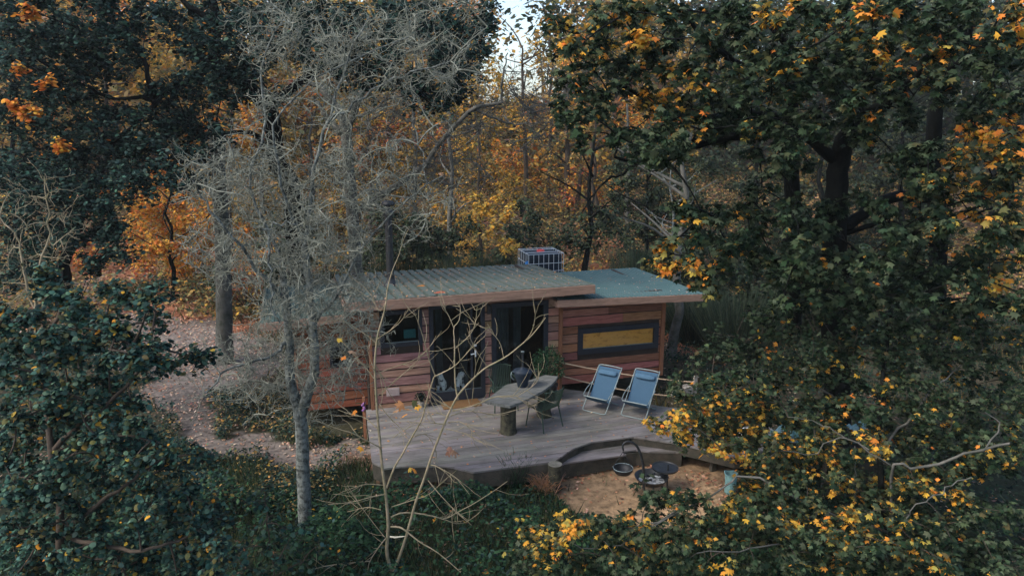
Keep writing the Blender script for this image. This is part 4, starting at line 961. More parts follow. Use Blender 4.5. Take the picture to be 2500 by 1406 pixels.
leafy('maple_tree', 'large maple with black limbs and scattered orange leaves filling the upper right', 'tree', trB, lmB, clB, 'bark_dark', MAPLE_S, 0.092, 90,
      mixcol('green', ['orange', 'yellow', 'yellow'], {'1': 0.005, '2': 0.055, '3': 0.21, '4': 0.52}), nt=7, hero=300, hero_shape=MAPLE, droop=0.7)

# --- B2: field maples lower right
B2_ROWS = ["...........11111111111112", "..........112111111111112", ".........1112112221111211", "........12112121222112111", "........34323232212322111", ".......443333233232112112", "........44433333232211123", "...........33333232311223",
           "...........332333422133", "......12333322233233332", ".343233232222332333222111", "3333223222222222222222111", "2222111222211122211221111"]
def yB2(px, py):
    f = (py - 750) / 650; return rng.uniform(10.6, 13.2) * (1 - f) + rng.uniform(7.4, 8.9) * f
trC = limb([(2180, 1500, 9.0), (2170, 1300, 9.4), (2150, 1100, 10), (2160, 900, 10.6), (2175, 770, 11)], 0.06, 0.02)
lmC = [limb([(2170, 1300, 9.4), (2180, 1139, 9.2), (2231, 1146, 9.1), (2324, 1126, 9), (2388, 1101, 8.9), (2465, 1082, 8.8)], 0.0216, 0.0158), limb([(2388, 1101, 8.9), (2407, 1094, 8.9), (2446, 1040, 9), (2404, 1005, 9)], 0.0158, 0.0058),
       limb([(2180, 1139, 9.2), (2122, 1098, 9.3), (2052, 1069, 9.4), (2020, 1078, 9.4), (1975, 1110, 9.4), (1920, 1100, 9.4), (1880, 1115, 9.4)], 0.0101, 0.0043), limb([(2122, 1098, 9.3), (2050, 1060, 9.5), (1982, 1027, 9.6), (1924, 1018, 9.7)], 0.0086, 0.0036),
       limb([(2372, 1165, 8.8), (2305, 1194, 8.7), (2240, 1229, 8.6), (2200, 1290, 8.6)], 0.0072, 0.0086), limb([(2170, 1300, 9.4), (2000, 1240, 9), (1815, 1158, 9.2), (1764, 1197, 9), (1680, 1235, 8.8), (1560, 1285, 8.5), (1490, 1302, 8.4)], 0.0202, 0.0058, 18),
       limb([(2087, 1088, 9.4), (2088, 1160, 9.3), (2085, 1225, 9.2)], 0.0058, 0.0036), limb([(2150, 1100, 10), (2020, 960, 10.8), (1900, 900, 11.4), (1780, 920, 11.8)], 0.0216, 0.0072), limb([(2150, 1100, 10), (2280, 950, 10.6), (2400, 850, 11)], 0.0216, 0.0072),
       limb([(2000, 1240, 9), (1900, 1330, 8.4), (1700, 1350, 8)], 0.0144, 0.0058), limb([(1680, 1235, 8.8), (1500, 1330, 8.3), (1380, 1320, 8.2), (1320, 1300, 8.2)], 0.0086, 0.0036)]
clC = grid_clumps(B2_ROWS, 15, 25, yB2, per=1.9, rad=34, jit=28)
clC = [c_ for c_ in clC if not (1735 < c_[3] < 1825 and 1128 < c_[4] < 1215)]
for _ in range(46):
    a_, b_ = rng.uniform(1650, 1860), rng.uniform(955, 1085); clC.append((P(a_, b_, rng.uniform(11, 12.2)), 0.22, '3' if a_ < 1800 else '2', a_, b_))
leafy('field_maple', 'spreading field maple with small yellow turning leaves over the right of the deck', 'tree', trC, lmC, clC, 'bark_grey', MAPLE_S, 0.068, 92,
      mixcol('green', ['yellow', 'orange', 'yellow'], {'1': 0.015, '2': 0.08, '3': 0.24, '4': 0.50}), nt=7, hero=300, hero_shape=MAPLE, droop=0.5, twig_r=0.0035, tbark='bark_dark', kbark='bark_brown', kk=0.008)

# --- E: broad leaved sapling, lower left
E_ROWS = ["..T........", "..TT.tTt...", "TTTTTTTT...", "TTTTTTT....", "TTTTT.TTTt.", "TTTTTt.....", "TTTTTTt....", "TTTTTTt....", "TTTTTTTTt..", "TTTTTTTTTt.", "TTTTTTTTTT.", "TTTTTTTTTTt", "TTTTTTTTTTt", "TTTTTTTTTTT", "TTTTTTTTTTT", "TTTTTTTTTTT"]
trE = limb([(140, 1560, 6.6), (150, 1300, 6.8), (130, 1100, 7), (110, 900, 7.3), (150, 760, 7.6), (150, 660, 7.8)], 0.045, 0.012)
lmE = [limb([(130, 1100, 7), (240, 1000, 7.1), (350, 900, 7.3), (380, 760, 7.5)], 0.03, 0.01), limb([(150, 1300, 6.8), (280, 1200, 6.9), (400, 1120, 7)], 0.03, 0.01), limb([(110, 900, 7.3), (40, 820, 7.3)], 0.03, 0.01),
       limb([(150, 1300, 6.8), (330, 1340, 6.4), (480, 1300, 6.6)], 0.025, 0.01)]
clE = grid_clumps(E_ROWS, 13, 0, lambda px, py: rng.uniform(6.2, 8.3), per=1.7, rad=36, jit=26)
def colE(cl, pc):
    n = len(pc); col = pal('teal', n) * 1.1; d_ = rng.random(n) < 0.38; col[d_] = pal('dark', int(d_.sum())) * 1.1
    y_ = rng.random(n) < 0.018; col[y_] = pal('yellow', int(y_.sum())) * 0.8
    o_ = rng.random(n) < 0.16; col[o_ & ~y_] = pal('olive', int((o_ & ~y_).sum()))
    return col, y_.astype(float)
leafy('lime_sapling', 'broad leaved teal green lime bush with a few yellow leaves in the near left corner', 'tree', trE, lmE, clE, 'bark_brown', ROUND, 0.051, 175, colE, nt=10, hero=300, droop=0.5)

clF = [(P(a, b, 8.9 + rng.uniform(-.25, .25)), 0.15, 'T', a, b) for a, b in ((650, 1190), (640, 1225), (655, 1260), (625, 1295), (680, 1290), (600, 1335), (650, 1335), (710, 1310), (745, 1290), (595, 1390), (640, 1400), (690, 1370), (740, 1370), (780, 1330), (570, 1360))]
trF = limb([(668, 1480, 8.9), (664, 1380, 8.9), (656, 1280, 8.9), (650, 1190, 8.9)], 0.014, 0.006)
leafy('small_sapling', 'small round leaved green sapling rising at the foot of the bare tree trunk', 'tree', trF, [], clF, 'bark_brown', ROUND, 0.066, 26, plain('teal', 'green', 'teal'), nt=6, droop=0.4)

# ---------------------------------------------------------------- bare trees
def bare(name, label, cat, trunk, limbs, clumps, bark, nt, ns, tr, base, wspread=1.0, tb=None):
    off = np.array(base); root = empty(name, base); tag(root, label, cat)
    def wood(nm, pl, kind=None):
        o = build(nm, [(V - off, F_, None, 0) for V, F_ in pl], M[tb if (kind and tb) else bark], root, smooth=True)
        if kind: o['kind'] = kind
    wood('trunk', [tubes(t[0][None], t[1][None], 10) for t in trunk])
    for l in limbs: wood('branch', [tubes(l[0][None], l[1][None], 7)])
    cP, cR = connect(trunk + limbs, clumps, rmin=tr * 1.3, kk=0.010)
    # angular twigs: zig-zag strands that fork
    n = len(clumps) * nt
    c_ = np.repeat(np.arange(len(clumps)), nt); f = rng.uniform(0.35, 1.0, n)
    i0 = np.minimum((f * 5).astype(int), 4); fr = (f * 5 - i0)[:, None]
    a = cP[c_, i0] * (1 - fr) + cP[c_, i0 + 1] * fr
    # cP is sorted by connection order; radius of each
    r = np.full(n, np.mean([k[1] for k in clumps])) * rng.uniform(0.6, 1.7, n) * wspread
    d = nrm(rng.normal(0, 1, (n, 3)) * np.array([1, 0.8, 0.8]) + np.array([0, 0, -0.15]))
    def strand(a, d, ln, m_, zig):
        pts = [a]; dd = d
        for _ in range(m_ - 1):
            dd = nrm(dd + rng.normal(0, zig, dd.shape)); pts.append(pts[-1] + dd * (ln / (m_ - 1))[:, None])
        return np.stack(pts, 1)
    T1 = strand(a, d, r * 1.3, 6, 0.38)
    n2 = n * ns; k = np.repeat(np.arange(n), ns); j = rng.integers(1, 6, n2); a2 = T1[k, j]
    d2_ = nrm(nrm(T1[k, j] - T1[k, j - 1]) + rng.normal(0, 0.85, (n2, 3)))
    T2 = strand(a2, d2_, r[k] * rng.uniform(0.18, 0.6, n2), 4, 0.5)
    wood('twigs', [tubes(cP, cR, 4), tubes(T1, np.tile(np.linspace(tr, tr * 0.7, 6), (n, 1)), 3), tubes(T2, np.tile(np.linspace(tr * 0.75, tr * 0.55, 4), (n2, 1)), 3)], 'stuff')
    return root, T1
C_ROWS = [("222222222221", 12), ("233333333221", 12), ("333332333321", 12), ("222333333321", 12), ("22222222221", 12), ("11122222111", 12), ("1111111111", 10), ("11222112111", 9), ("22332222221", 9), ("2233222222211", 9), ("12223322221", 10),
          ("12333333332", 9), ("2233333322", 9), ("112333332", 10), ("2333332", 12), ("1333333", 12), ("22333332", 11), ("22233322", 10), ("12222322", 10), ("1122221", 10), ("11111", 12)]
clT = []
for i, (row, c0) in enumerate(C_ROWS):
    for j, ch in enumerate(row):
        for _ in range(int(ch) + (1 if 7 <= i <= 18 else 0)):
            px, py = (c0 + j) * 50 + rng.uniform(0, 50), i * 50 + rng.uniform(0, 50)
            if abs(px - 958) < 55 and 480 < py < 720 and rng.random() < 0.85: continue
            if py < 330 and rng.random() < 0.28: continue
            Y = rng.uniform(9.9, 12.0); clT.append((P(px, py, Y), 34 * Y / FPX, ch, px, py))
YB = 10.9
tkT = [limb([(748, 1330, YB), (742, 1180, YB), (736, 1060, YB), (730, 1000, YB)], 0.115, 0.095, 12, 0.006), limb([(730, 1005, YB), (710, 930, YB), (705, 830, YB), (700, 740, YB), (688, 640, YB)], 0.085, 0.05, 14, 0.008),
       limb([(734, 1015, YB), (768, 900, YB - .1), (764, 800, YB), (755, 700, YB + .1), (742, 600, YB + .2)], 0.085, 0.05, 14, 0.008)]
lmT = [limb([(742, 600, YB), (762, 450, YB), (800, 300, YB), (850, 150, YB), (900, 40, YB)], 0.034, 0.010), limb([(688, 640, YB), (650, 560, YB), (610, 450, YB), (640, 300, YB), (640, 150, YB), (700, 40, YB)], 0.03, 0.009),
       limb([(764, 800, YB), (830, 700, YB), (900, 590, YB), (980, 500, YB), (1080, 430, YB)], 0.027, 0.008), limb([(705, 830, YB), (640, 880, YB - .4), (560, 900, YB - .7), (500, 960, YB - .9)], 0.03, 0.01),
       limb([(742, 600, YB), (700, 480, YB - .3), (670, 330, YB - .5), (760, 200, YB - .5), (1000, 90, YB - .4)], 0.024, 0.008), limb([(648, 550, YB - .9), (655, 600, YB - .9), (660, 680, YB - .9), (664, 745, YB - .9), (684, 790, YB - .9)], 0.020, 0.008),
       limb([(700, 740, YB), (600, 620, YB - .4), (520, 520, YB - .6), (470, 440, YB - .7)], 0.03, 0.01), limb([(800, 300, YB), (950, 200, YB), (1100, 150, YB)], 0.02, 0.01), limb([(640, 560, YB - .9), (700, 545, YB - .8), (780, 560, YB - .6)], 0.014, 0.008),
       limb([(1003, 290, YB - .6), (1040, 420, YB - .7), (1055, 520, YB - .8)], 0.008, 0.004)]
bare('bare_lichen_tree', 'leafless pale lichen grey tree with a dense tangle of twigs before the left wing', 'tree', tkT, lmT, clT, 'bark_pale', 8, 4, 0.0046, tkT[0][0][0], tb='twig_pale')
# second bare tree behind the cabin
C2 = [("111.....122", 17, 3), ("1221..12222", 17, 4), ("12211112221", 17, 5), ("1221122221", 17, 6), ("111122211", 17, 7), ("11222111", 17, 8), ("1121111", 16, 9), ("11.11", 17, 10)]
cl2 = []
for row, c0, r0 in C2:
    for j, ch in enumerate(row):
        if ch == '.': continue
        for _ in range(int(ch)):
            px, py = (c0 + j) * 50 + rng.uniform(0, 50), r0 * 50 + rng.uniform(0, 50); Y = rng.uniform(18.5, 21.5); cl2.append((P(px, py, Y), 36 * Y / FPX, ch, px, py))
YC = 20.5
tk2 = [limb([(880, 900, YC), (872, 700, YC), (862, 520, YC), (852, 420, YC), (846, 338, YC), (839, 306, YC)], 0.20, 0.14, 16, 0.01)]
lm2 = [limb([(839, 306, YC), (821, 263, YC), (782, 216, YC), (760, 205, YC), (717, 201, YC)], 0.12, 0.04), limb([(846, 330, YC), (854, 288, YC), (882, 230, YC), (904, 194, YC), (936, 162, YC), (965, 158, YC)], 0.13, 0.04),
       limb([(875, 285, YC), (922, 263, YC), (962, 238, YC), (1012, 227, YC)], 0.05, 0.02), limb([(862, 520, YC), (930, 480, YC), (990, 440, YC), (1026, 414, YC), (1066, 360, YC), (1109, 313, YC), (1156, 266, YC), (1224, 252, YC)], 0.10, 0.05, 18),
       limb([(1224, 252, YC), (1226, 190, YC), (1240, 130, YC)], 0.04, 0.015), limb([(1156, 266, YC), (1240, 300, YC), (1310, 300, YC)], 0.04, 0.015), limb([(846, 338, YC), (800, 290, YC), (765, 235, YC)], 0.11, 0.04)]
bare('bare_crooked_tree', 'grey crooked leafless tree spreading over the roof from behind the cabin', 'tree', tk2, lm2, cl2, 'bark_grey', 8, 4, 0.008, tk2[0][0][0])

# --- D: young bare ash in front of the deck
YD = 9.75
DL = [  # (points, r0 px, r1 px, dY at the end)
    ([(964, 1420), (950, 1375), (944, 1340), (948, 1290), (945, 1240), (940, 1190), (932, 1130), (928, 1080), (922, 1020), (918, 960), (915, 900), (917, 860), (922, 820), (930, 790), (937, 765), (943, 735), (945, 710), (952, 680), (960, 655), (975, 620), (985, 585), (1000, 555)], 8.0, 1.6, 0.3),
    ([(960, 1400), (985, 1330), (1000, 1280), (1015, 1225), (1035, 1170), (1055, 1110), (1075, 1060), (1095, 1010), (1115, 970), (1135, 945), (1165, 915), (1190, 895), (1225, 877), (1250, 860), (1280, 835), (1297, 820), (1320, 792), (1332, 775)], 6.5, 1.6, -0.5),
    ([(1280, 835), (1297, 812), (1305, 785), (1307, 760), (1302, 735)], 2.2, 1.0, -0.5), ([(1118, 975), (1112, 940), (1110, 890), (1110, 840), (1108, 800), (1120, 785), (1124, 760), (1122, 740)], 3.8, 1.2, 0), ([(1108, 800), (1095, 770), (1078, 742)], 2.0, 1.0, 0),
    ([(1112, 850), (1140, 825), (1158, 800), (1163, 770), (1165, 748)], 2.0, 1.0, 0.2), ([(944, 1190), (964, 1139), (981, 1111), (1005, 1068), (1024, 1036), (1033, 1014), (1041, 982), (1058, 925), (1063, 918)], 4.5, 3.2, -0.2),
    ([(1063, 918), (1080, 910), (1109, 894), (1129, 874), (1153, 848), (1184, 821)], 3.0, 1.2, -0.3), ([(1063, 918), (1045, 870), (1035, 830), (1022, 790), (1008, 755)], 2.6, 1.0, -0.2),
    ([(945, 1205), (905, 1213), (860, 1225), (800, 1231)], 3, 1.3, -0.3), ([(930, 1244), (896, 1238), (848, 1249)], 2.2, 1, 0.2), ([(936, 1184), (891, 1182), (841, 1198)], 2.5, 1, -0.3),
    ([(954, 1262), (978, 1252), (1016, 1252), (1064, 1261), (1086, 1266), (1124, 1246), (1160, 1227), (1208, 1196), (1239, 1174)], 4.2, 1.4, 0.4), ([(1086, 1266), (1110, 1277), (1140, 1273), (1170, 1250)], 2, 0.9, 0.4),
    ([(954, 1285), (978, 1287), (999, 1302), (1026, 1323), (1064, 1345), (1100, 1374), (1131, 1402)], 4.5, 1.8, -0.5), ([(956, 1237), (992, 1225), (1040, 1210), (1066, 1190), (1092, 1167)], 2.6, 1, 0.2),
    ([(1050, 1135), (1066, 1138), (1112, 1165), (1146, 1206)], 2.6, 1, -0.2), ([(1045, 1172), (1071, 1203), (1100, 1234), (1141, 1273)], 2.4, 0.9, -0.2), ([(945, 1310), (930, 1328), (903, 1369), (896, 1405)], 3, 1.4, -0.3),
    ([(903, 1369), (860, 1373), (800, 1380), (757, 1391)], 2.4, 1.4, -0.4), ([(940, 1310), (932, 1302), (886, 1242), (848, 1184)], 2, 0.9, 0.3), ([(930, 1098), (925, 1090), (890, 1073), (860, 1057), (820, 1045), (770, 1025)], 3.2, 1.4, -0.3), ([(925, 1050), (892, 1020), (860, 1012), (825, 1000)], 2.8, 1.2, 0.2),
    ([(918, 940), (913, 923), (882, 885), (850, 850), (820, 815)], 2.6, 1, 0.2), ([(915, 905), (911, 901), (870, 880), (830, 860)], 2, 0.9, -0.2), ([(920, 838), (890, 815), (850, 790), (815, 770)], 1.8, 0.8, 0), ([(920, 830), (926, 824), (959, 802), (983, 779), (999, 749)], 2.2, 1, -0.1),
    ([(918, 915), (924, 910), (970, 893), (1014, 877), (1050, 845), (1078, 808)], 1.8, 0.9, 0.2), ([(920, 968), (926, 962), (979, 918), (1021, 877), (1050, 845), (1065, 819)], 2, 0.9, 0.3), ([(916, 890), (930, 915), (948, 956), (981, 998)], 2, 1.2, 0), ([(925, 985), (955, 1023), (1003, 1064)], 2.2, 1.2, 0),
    ([(1104, 1003), (1112, 1001), (1162, 988), (1206, 969), (1249, 966), (1262, 967)], 3.2, 1.8, 0), ([(1262, 967), (1285, 985), (1310, 989)], 1.5, 0.9, 0), ([(1262, 967), (1290, 950), (1312, 930), (1318, 905)], 1.6, 0.9, 0), ([(1096, 1018), (1076, 1010), (1050, 1006), (1026, 1006)], 2.2, 1, 0),
    ([(1100, 1014), (1141, 1004), (1171, 1006), (1216, 1011), (1270, 997), (1292, 987)], 2.4, 1, 0.2), ([(1090, 1036), (1044, 1031), (994, 1031)], 2.4, 1, -0.2), ([(1094, 1030), (1123, 1029), (1143, 1042), (1158, 1057)], 2, 1, 0), ([(1088, 1046), (1130, 1057), (1190, 1083)], 2, 1, 0), ([(1108, 1000), (1090, 990), (1072, 979)], 3, 2.2, 0),
    ([(943, 735), (928, 760), (912, 735), (905, 715)], 1.8, 0.9, 0.1), ([(1190, 895), (1165, 860), (1150, 830), (1140, 800)], 1.3, 0.7, 0), ([(1230, 876), (1222, 840), (1205, 815), (1190, 790)], 1.6, 0.8, 0), ([(1135, 945), (1150, 990), (1160, 900), (1175, 860)], 1.2, 0.7, 0), ([(1010, 1065), (1040, 1060), (1060, 1090), (1068, 1130)], 1.6, 0.8, 0.1),
]
sapling = []
base = P(964, 1420, YD); base[2] = min(base[2], 0.0); base = P(962, 1400, YD)
gb = np.array([base[0], base[1], -0.05])
yr = empty('young_bare_tree', gb); tag(yr, 'young leafless olive barked tree with curving twigs in the centre foreground', 'tree')
starts, dirs = [], []
for q, (pts, r0, r1, dy) in enumerate(DL):
    n = len(pts); Yq = YD + dy * np.linspace(0, 1, n) + (0 if q < 2 else rng.normal(0, 0.02))
    if q >= 2 and sapling:                       # start on the parent wood
        a = P(pts[0][0], pts[0][1], YD); al = np.concatenate(sapling)
        ap = np.array([[1250 + FPX * v[0] / (v[1] * cp + (CAM[2] - v[2]) * sp), 703 - FPX * ((v[2] - CAM[2]) * cp + v[1] * sp) / (v[1] * cp + (CAM[2] - v[2]) * sp)] for v in al])
        k = np.argmin(np.hypot(ap[:, 0] - pts[0][0], ap[:, 1] - pts[0][1])); Y0 = al[k][1]; Yq = Y0 + dy * np.linspace(0, 1, n)
    wp = np.array([P(a, b, y) for (a, b), y in zip(pts, Yq)])
    if q == 0: wp = np.vstack([[gb], wp])
    m_ = max(8, 2 * n); sl = smoothline(wp, m_); rr2 = np.linspace(r0, r1 * (0.5 if q == 0 else 0.9), m_) * 10.2 / FPX * 0.62
    sapling.append(sl)
    build('trunk' if q < 2 else 'branch', [(V - gb, F_, None, 0) for V, F_ in [tubes(sl[None], rr2[None], 8 if q < 2 else 5)]], M['bark_olive'], yr, smooth=True)
    if q > 1:
        for _ in range(5): k = rng.integers(m_ // 4, m_ - 1); starts.append(sl[k]); dirs.append(sl[k + 1] - sl[k])
starts = np.array(starts); dirs = nrm(np.array(dirs)); n = len(starts)
dd = nrm(dirs + rng.normal(0, 0.7, (n, 3))); pts_ = [starts]; ln = rng.uniform(0.12, 0.6, n)
for _ in range(5): dd = nrm(dd + rng.normal(0, 0.16, (n, 3)) + np.array([0, 0, 0.04])); pts_.append(pts_[-1] + dd * (ln / 5)[:, None])
V, F_ = tubes(np.stack(pts_, 1), np.tile(np.linspace(0.0042, 0.0022, 6), (n, 1)), 4)
build('twigs', [(V - gb, F_, None, 0)], M['bark_olive'], yr, smooth=True)['kind'] = 'stuff'
for k, (px, py, key, sz) in enumerate([(985, 985, 'pink', .13), (1000, 1000, 'orange', .12), (975, 1000, 'pink', .11), (1005, 985, 'olive', .10), (1015, 990, 'yellow', .09), (992, 1010, 'orange', .12), (1095, 1090, 'pink', .10), (1108, 1098, 'pink', .12), (1090, 1102, 'pink', .10), (885, 1092, 'orange', .09), (1008, 1147, 'orange', .09), (996, 1146, 'yellow', .07), (822, 830, 'yellow', .09), (858, 855, 'pink', .10), (845, 870, 'orange', .09), (878, 985, 'olive', .10), (868, 1000, 'orange', .10)]):
    ax = leaf_axes(1); V, F_, C_ = leaf_mesh(np.zeros((1, 3)), [sz], MAPLE, pal(key, 1), ax)
    build('leaf', [(V, F_, C_, 0)], M['leaf'], yr, matrix=Matrix.Translation(Vector(P(px, py, YD - 0.05) - gb)))
build('broken_stub', [(V - gb, F_, None, 0) for V, F_ in [tubes(np.array([[P(952, 1309, YD - .1), P(965, 1311, YD - .12), P(990, 1308, YD - .14)]]), np.array([[0.012, 0.016, 0.004]]), 5)]], M['splinter'], yr)
rb = empty('purple_ribbon_post', L(-2.02, 0.55, 0)); tag(rb, 'thin dark post with a faded purple ribbon at the left deck edge', 'post')
build('shaft', [bxp(-0.03, 0.03, -0.03, 0.03, -0.05, 0.95)], M['post'], rb)
build('ribbon', [tube1(smoothline([(0.03 * math.cos(a), -0.05 + 0.02 * math.sin(a * 2), 0.85 - 0.02 * k) for k, a in enumerate(np.linspace(0, 9, 10))], 20), 0.022, 5)], M['purple'], rb, smooth=True)

# --- bare twiggy bush, left edge
YG = 9.0
tg = [limb([(95, 900, YG), (88, 760, YG), (100, 650, YG), (117, 580, YG), (112, 500, YG), (108, 430, YG)], 0.02, 0.005), limb([(95, 800, YG), (60, 640, YG), (35, 570, YG), (0, 530, YG)], 0.018, 0.006)]
clG = []
for (a, b) in ((108, 430), (120, 470), (150, 520), (160, 545), (70, 480), (40, 460), (20, 520), (60, 560), (130, 600), (150, 630), (20, 640), (80, 700), (50, 720), (10, 760), (180, 560), (35, 600), (90, 620), (150, 700), (5, 690)):
    clG.append((P(a, b, YG + rng.uniform(-.4, .4)), 0.20, '1', a, b))
bare('bare_shrub', 'bare shrub with thin greenish forked twigs at the left edge', 'shrub', tg, [], clG, 'bark_olive', 6, 2, 0.0036, tg[0][0][0])

# ================================================================== BACKGROUND WOOD
BG = ["........BB........BBBBBB..SSS.BB...B......B......B", ".B.....BB.....B...BB......SRRB...BB.......B......B", "B.....BYYB.BBB.BB.BB...S.SYYOB..BB......B.......BB", ".....BBYB.BBBBBBB.BB.B..YSYYBBB..B.......B.....BBB", ".B..BBYB....BRRBBBBBBBYYYYSYBB.B...B......B......B",
      ".O.BB.....OBOOBBBBYBBBYBYYBBBBOOOB...B......BB...B", "B...B.....YOOBB.RBRRBRBBYBBBYBBYOB....B....BBB...B", "..O........BYBBRBRBBBBYBOOBRBBGGBBGBBB..BB.BBBB...", "B....O.O.BBBRBBBBBBYBBBBYOBBRBGGGGBBGBB.BBBBBB....", "B.....OOOOBYBBBBYBBYBYBYYBBBROGGGGBBGGBBBBBGGB....",
      "......OOOOYBBBGBBBGBGYYYYGBBBGGGGGGBGGGBGGGGGG....", "......OOOOBOBGGGBBGGGGGYYGGGGGGGGGGGGGGGGGGGGG....", "...RR.ROOO..OGGBBGGGGGYYG..R..GGGGGGGGGGGGGGG.....", "..........GORGGG..............GGGGGGGGGGGGGGG.....", "...........R.G...................GGGGGGGGGGGGG....", "................................GGGGGGGGGGGGGG....", ".................................GGGGGGGGGGGGG....", "................................GGGGGGGGGGGGG.....", ".................................GGGGG............"]
KEY = {'O': ('bgorange', 'bgorange', 'gold'), 'R': ('red', 'bgorange', 'brown'), 'Y': ('gold', 'gold', 'yellow'), 'B': ('brown', 'brown', 'gold', 'gold', 'olive'), 'G': ('bggreen', 'bggreen', 'green'), 'D': ('bggreen', 'bggreen', 'bggreen', 'olive'), 'S': ('pink', 'brown')}
# trunk foot pixel x, distance, top pixel y, lean, foot radius, bark, cell letters it carries, category, label
BT = [
    (30, 27, 60, 0, .12, 'bark_dark', 'OR', 'tree', 'rust orange tree glimpsed at the far left behind dark leaves'),
    (250, 33, 80, 6, .15, 'bark_brown', 'BY', 'tree', 'tall brown tree seen through the gap in the dark canopy'),
    (415, 26, 440, 4, .09, 'bark_dark', 'ORY', 'tree', 'glowing orange beech beside the path left of the trunk'),
    (180, 25, 560, 0, .06, 'bark_dark', 'R', 'shrub', 'small pinkish red shrub at the head of the path'),
    (560, 32, 240, 0, .12, 'bark_brown', 'OY', 'tree', 'orange tree behind the forked black trunk'),
    (640, 34, 180, 4, .14, 'bark_grey', 'B', 'tree', 'brown leaved tree behind the twigs left of the stove pipe'),
    (760, 36, 250, 0, .13, 'bark_grey', 'BR', 'tree', 'russet tree behind the twig tangle above the left roof'),
    (905, 33, 210, 0, .12, 'bark_brown', 'RBY', 'tree', 'tree with a bright red patch above the stove pipe'),
    (1010, 38, 40, 5, .14, 'bark_grey', 'B', 'tree', 'tall brown tree behind the crooked bare tree'),
    (1102, 27, 200, -3, .125, 'bark_grey', 'Y', 'tree', 'pale straight trunk rising just behind the centre roof'),
    (1168, 30, 300, 5, .085, 'bark_brown', 'YB', 'tree', 'thin dark trunk left of the water tank'),
    (1284, 42, 120, -8, .16, 'bark_brown', 'YBO', 'tree', 'dark slim trunk above the water tank in golden foliage'),
    (1342, 44, 60, 4, .12, 'bark_brown', 'SRYO', 'tree', 'slender pinkish leaved tree rising into the sky gap'),
    (1382, 40, 190, 3, .20, 'bark_brown', 'BY', 'tree', 'thick dark twin trunk in the golden wood right of the tank'),
    (1448, 38, 280, 6, .14, 'bark_brown', 'BR', 'tree', 'dark trunk with red orange leaves beside the hanging maple bough'),
    (1530, 36, 220, 0, .13, 'bark_grey', 'O', 'tree', 'orange crown framed by the dark maple boughs'),
    (1430, 25, 330, 22, .13, 'bark_dark', 'G', 'tree', 'dark leaning tree on orange litter right of the tank'),
    (1580, 28, 420, 0, .10, 'bark_dark', 'GB', 'tree', 'dark green tree behind the right roof'),
    (1640, 19.9, 330, 48, .15, 'bark_grey', 'B', 'tree', 'pale grey leaning trunk beside the right end of the cabin'),
    (1650, 26, 415, -12, .07, 'bark_pale', 'B', 'tree', 'thin crooked white barked stem behind the right roof'),
    (1850, 30, 260, 0, .12, 'bark_dark', 'BG', 'tree', 'olive tree glimpsed under the long maple limb'),
    (2010, 32, 220, 0, .14, 'bark_dark', 'BG', 'tree', 'brown olive tree seen between the black maple trunks'),
    (2200, 34, 200, 0, .15, 'bark_dark', 'BG', 'tree', 'grey green tree in the gap right of the maple trunk'),
    (2420, 34, 60, 0, .15, 'bark_dark', 'B', 'tree', 'brown tree behind leaves at the right edge'),
    (1720, 23, 650, 0, .04, 'bark_brown', 'G', 'shrub', 'feathery dark broom bush right of the cabin roof'),
    (1850, 22, 620, 0, .04, 'bark_brown', 'G', 'shrub', 'big grey green broom bush behind the maple leaves'),
    (2010, 21, 640, 0, .04, 'bark_brown', 'G', 'shrub', 'dark rounded bush under the black maple trunks'),
    (2170, 21, 620, 0, .04, 'bark_brown', 'G', 'shrub', 'dark bush in the right hand undergrowth'),
    (1040, 24, 560, 0, .04, 'bark_brown', 'G', 'shrub', 'dark green bush behind the roof right of the stove pipe'),
    (1215, 23, 540, 0, .04, 'bark_brown', 'YG', 'shrub', 'yellow leaved bush beside the water tank'),
    (680, 24, 560, 0, .04, 'bark_brown', 'GO', 'shrub', 'dull green bush behind the left wing roof'),
    (600, 25, 620, 0, .04, 'bark_brown', 'OR', 'shrub', 'orange brown bush right of the dark path side trunk'),
    (820, 25, 580, 0, .04, 'bark_brown', 'G', 'shrub', 'dark bush behind the stove pipe'),
]
cells = {i: [] for i in range(len(BT))}
for r_i, row in enumerate(BG):
    for c_i, ch in enumerate(row):
        if ch in '. ': continue
        px, py = c_i * 50 + 25, r_i * 50 + 25
        best, bi = 1e9, None
        for i, t in enumerate(BT):
            if ch not in t[6]: continue
            if t[7] == 'shrub' and py < t[2] - 40: continue
            if py < t[2] - 140: continue
            dx = abs(px - t[0]) + (60 if t[7] == 'tree' and ch == 'G' and py > 600 else 0) + 25 * t[6].index(ch)
            if dx < best: best, bi = dx, i
        if bi is None:
            bi = min((i for i, t in enumerate(BT) if t[7] == 'tree'), key=lambda i: abs(px - BT[i][0]))
        cells[bi].append((px, py, 'D' if (ch == 'B' and c_i >= 34) else ch))
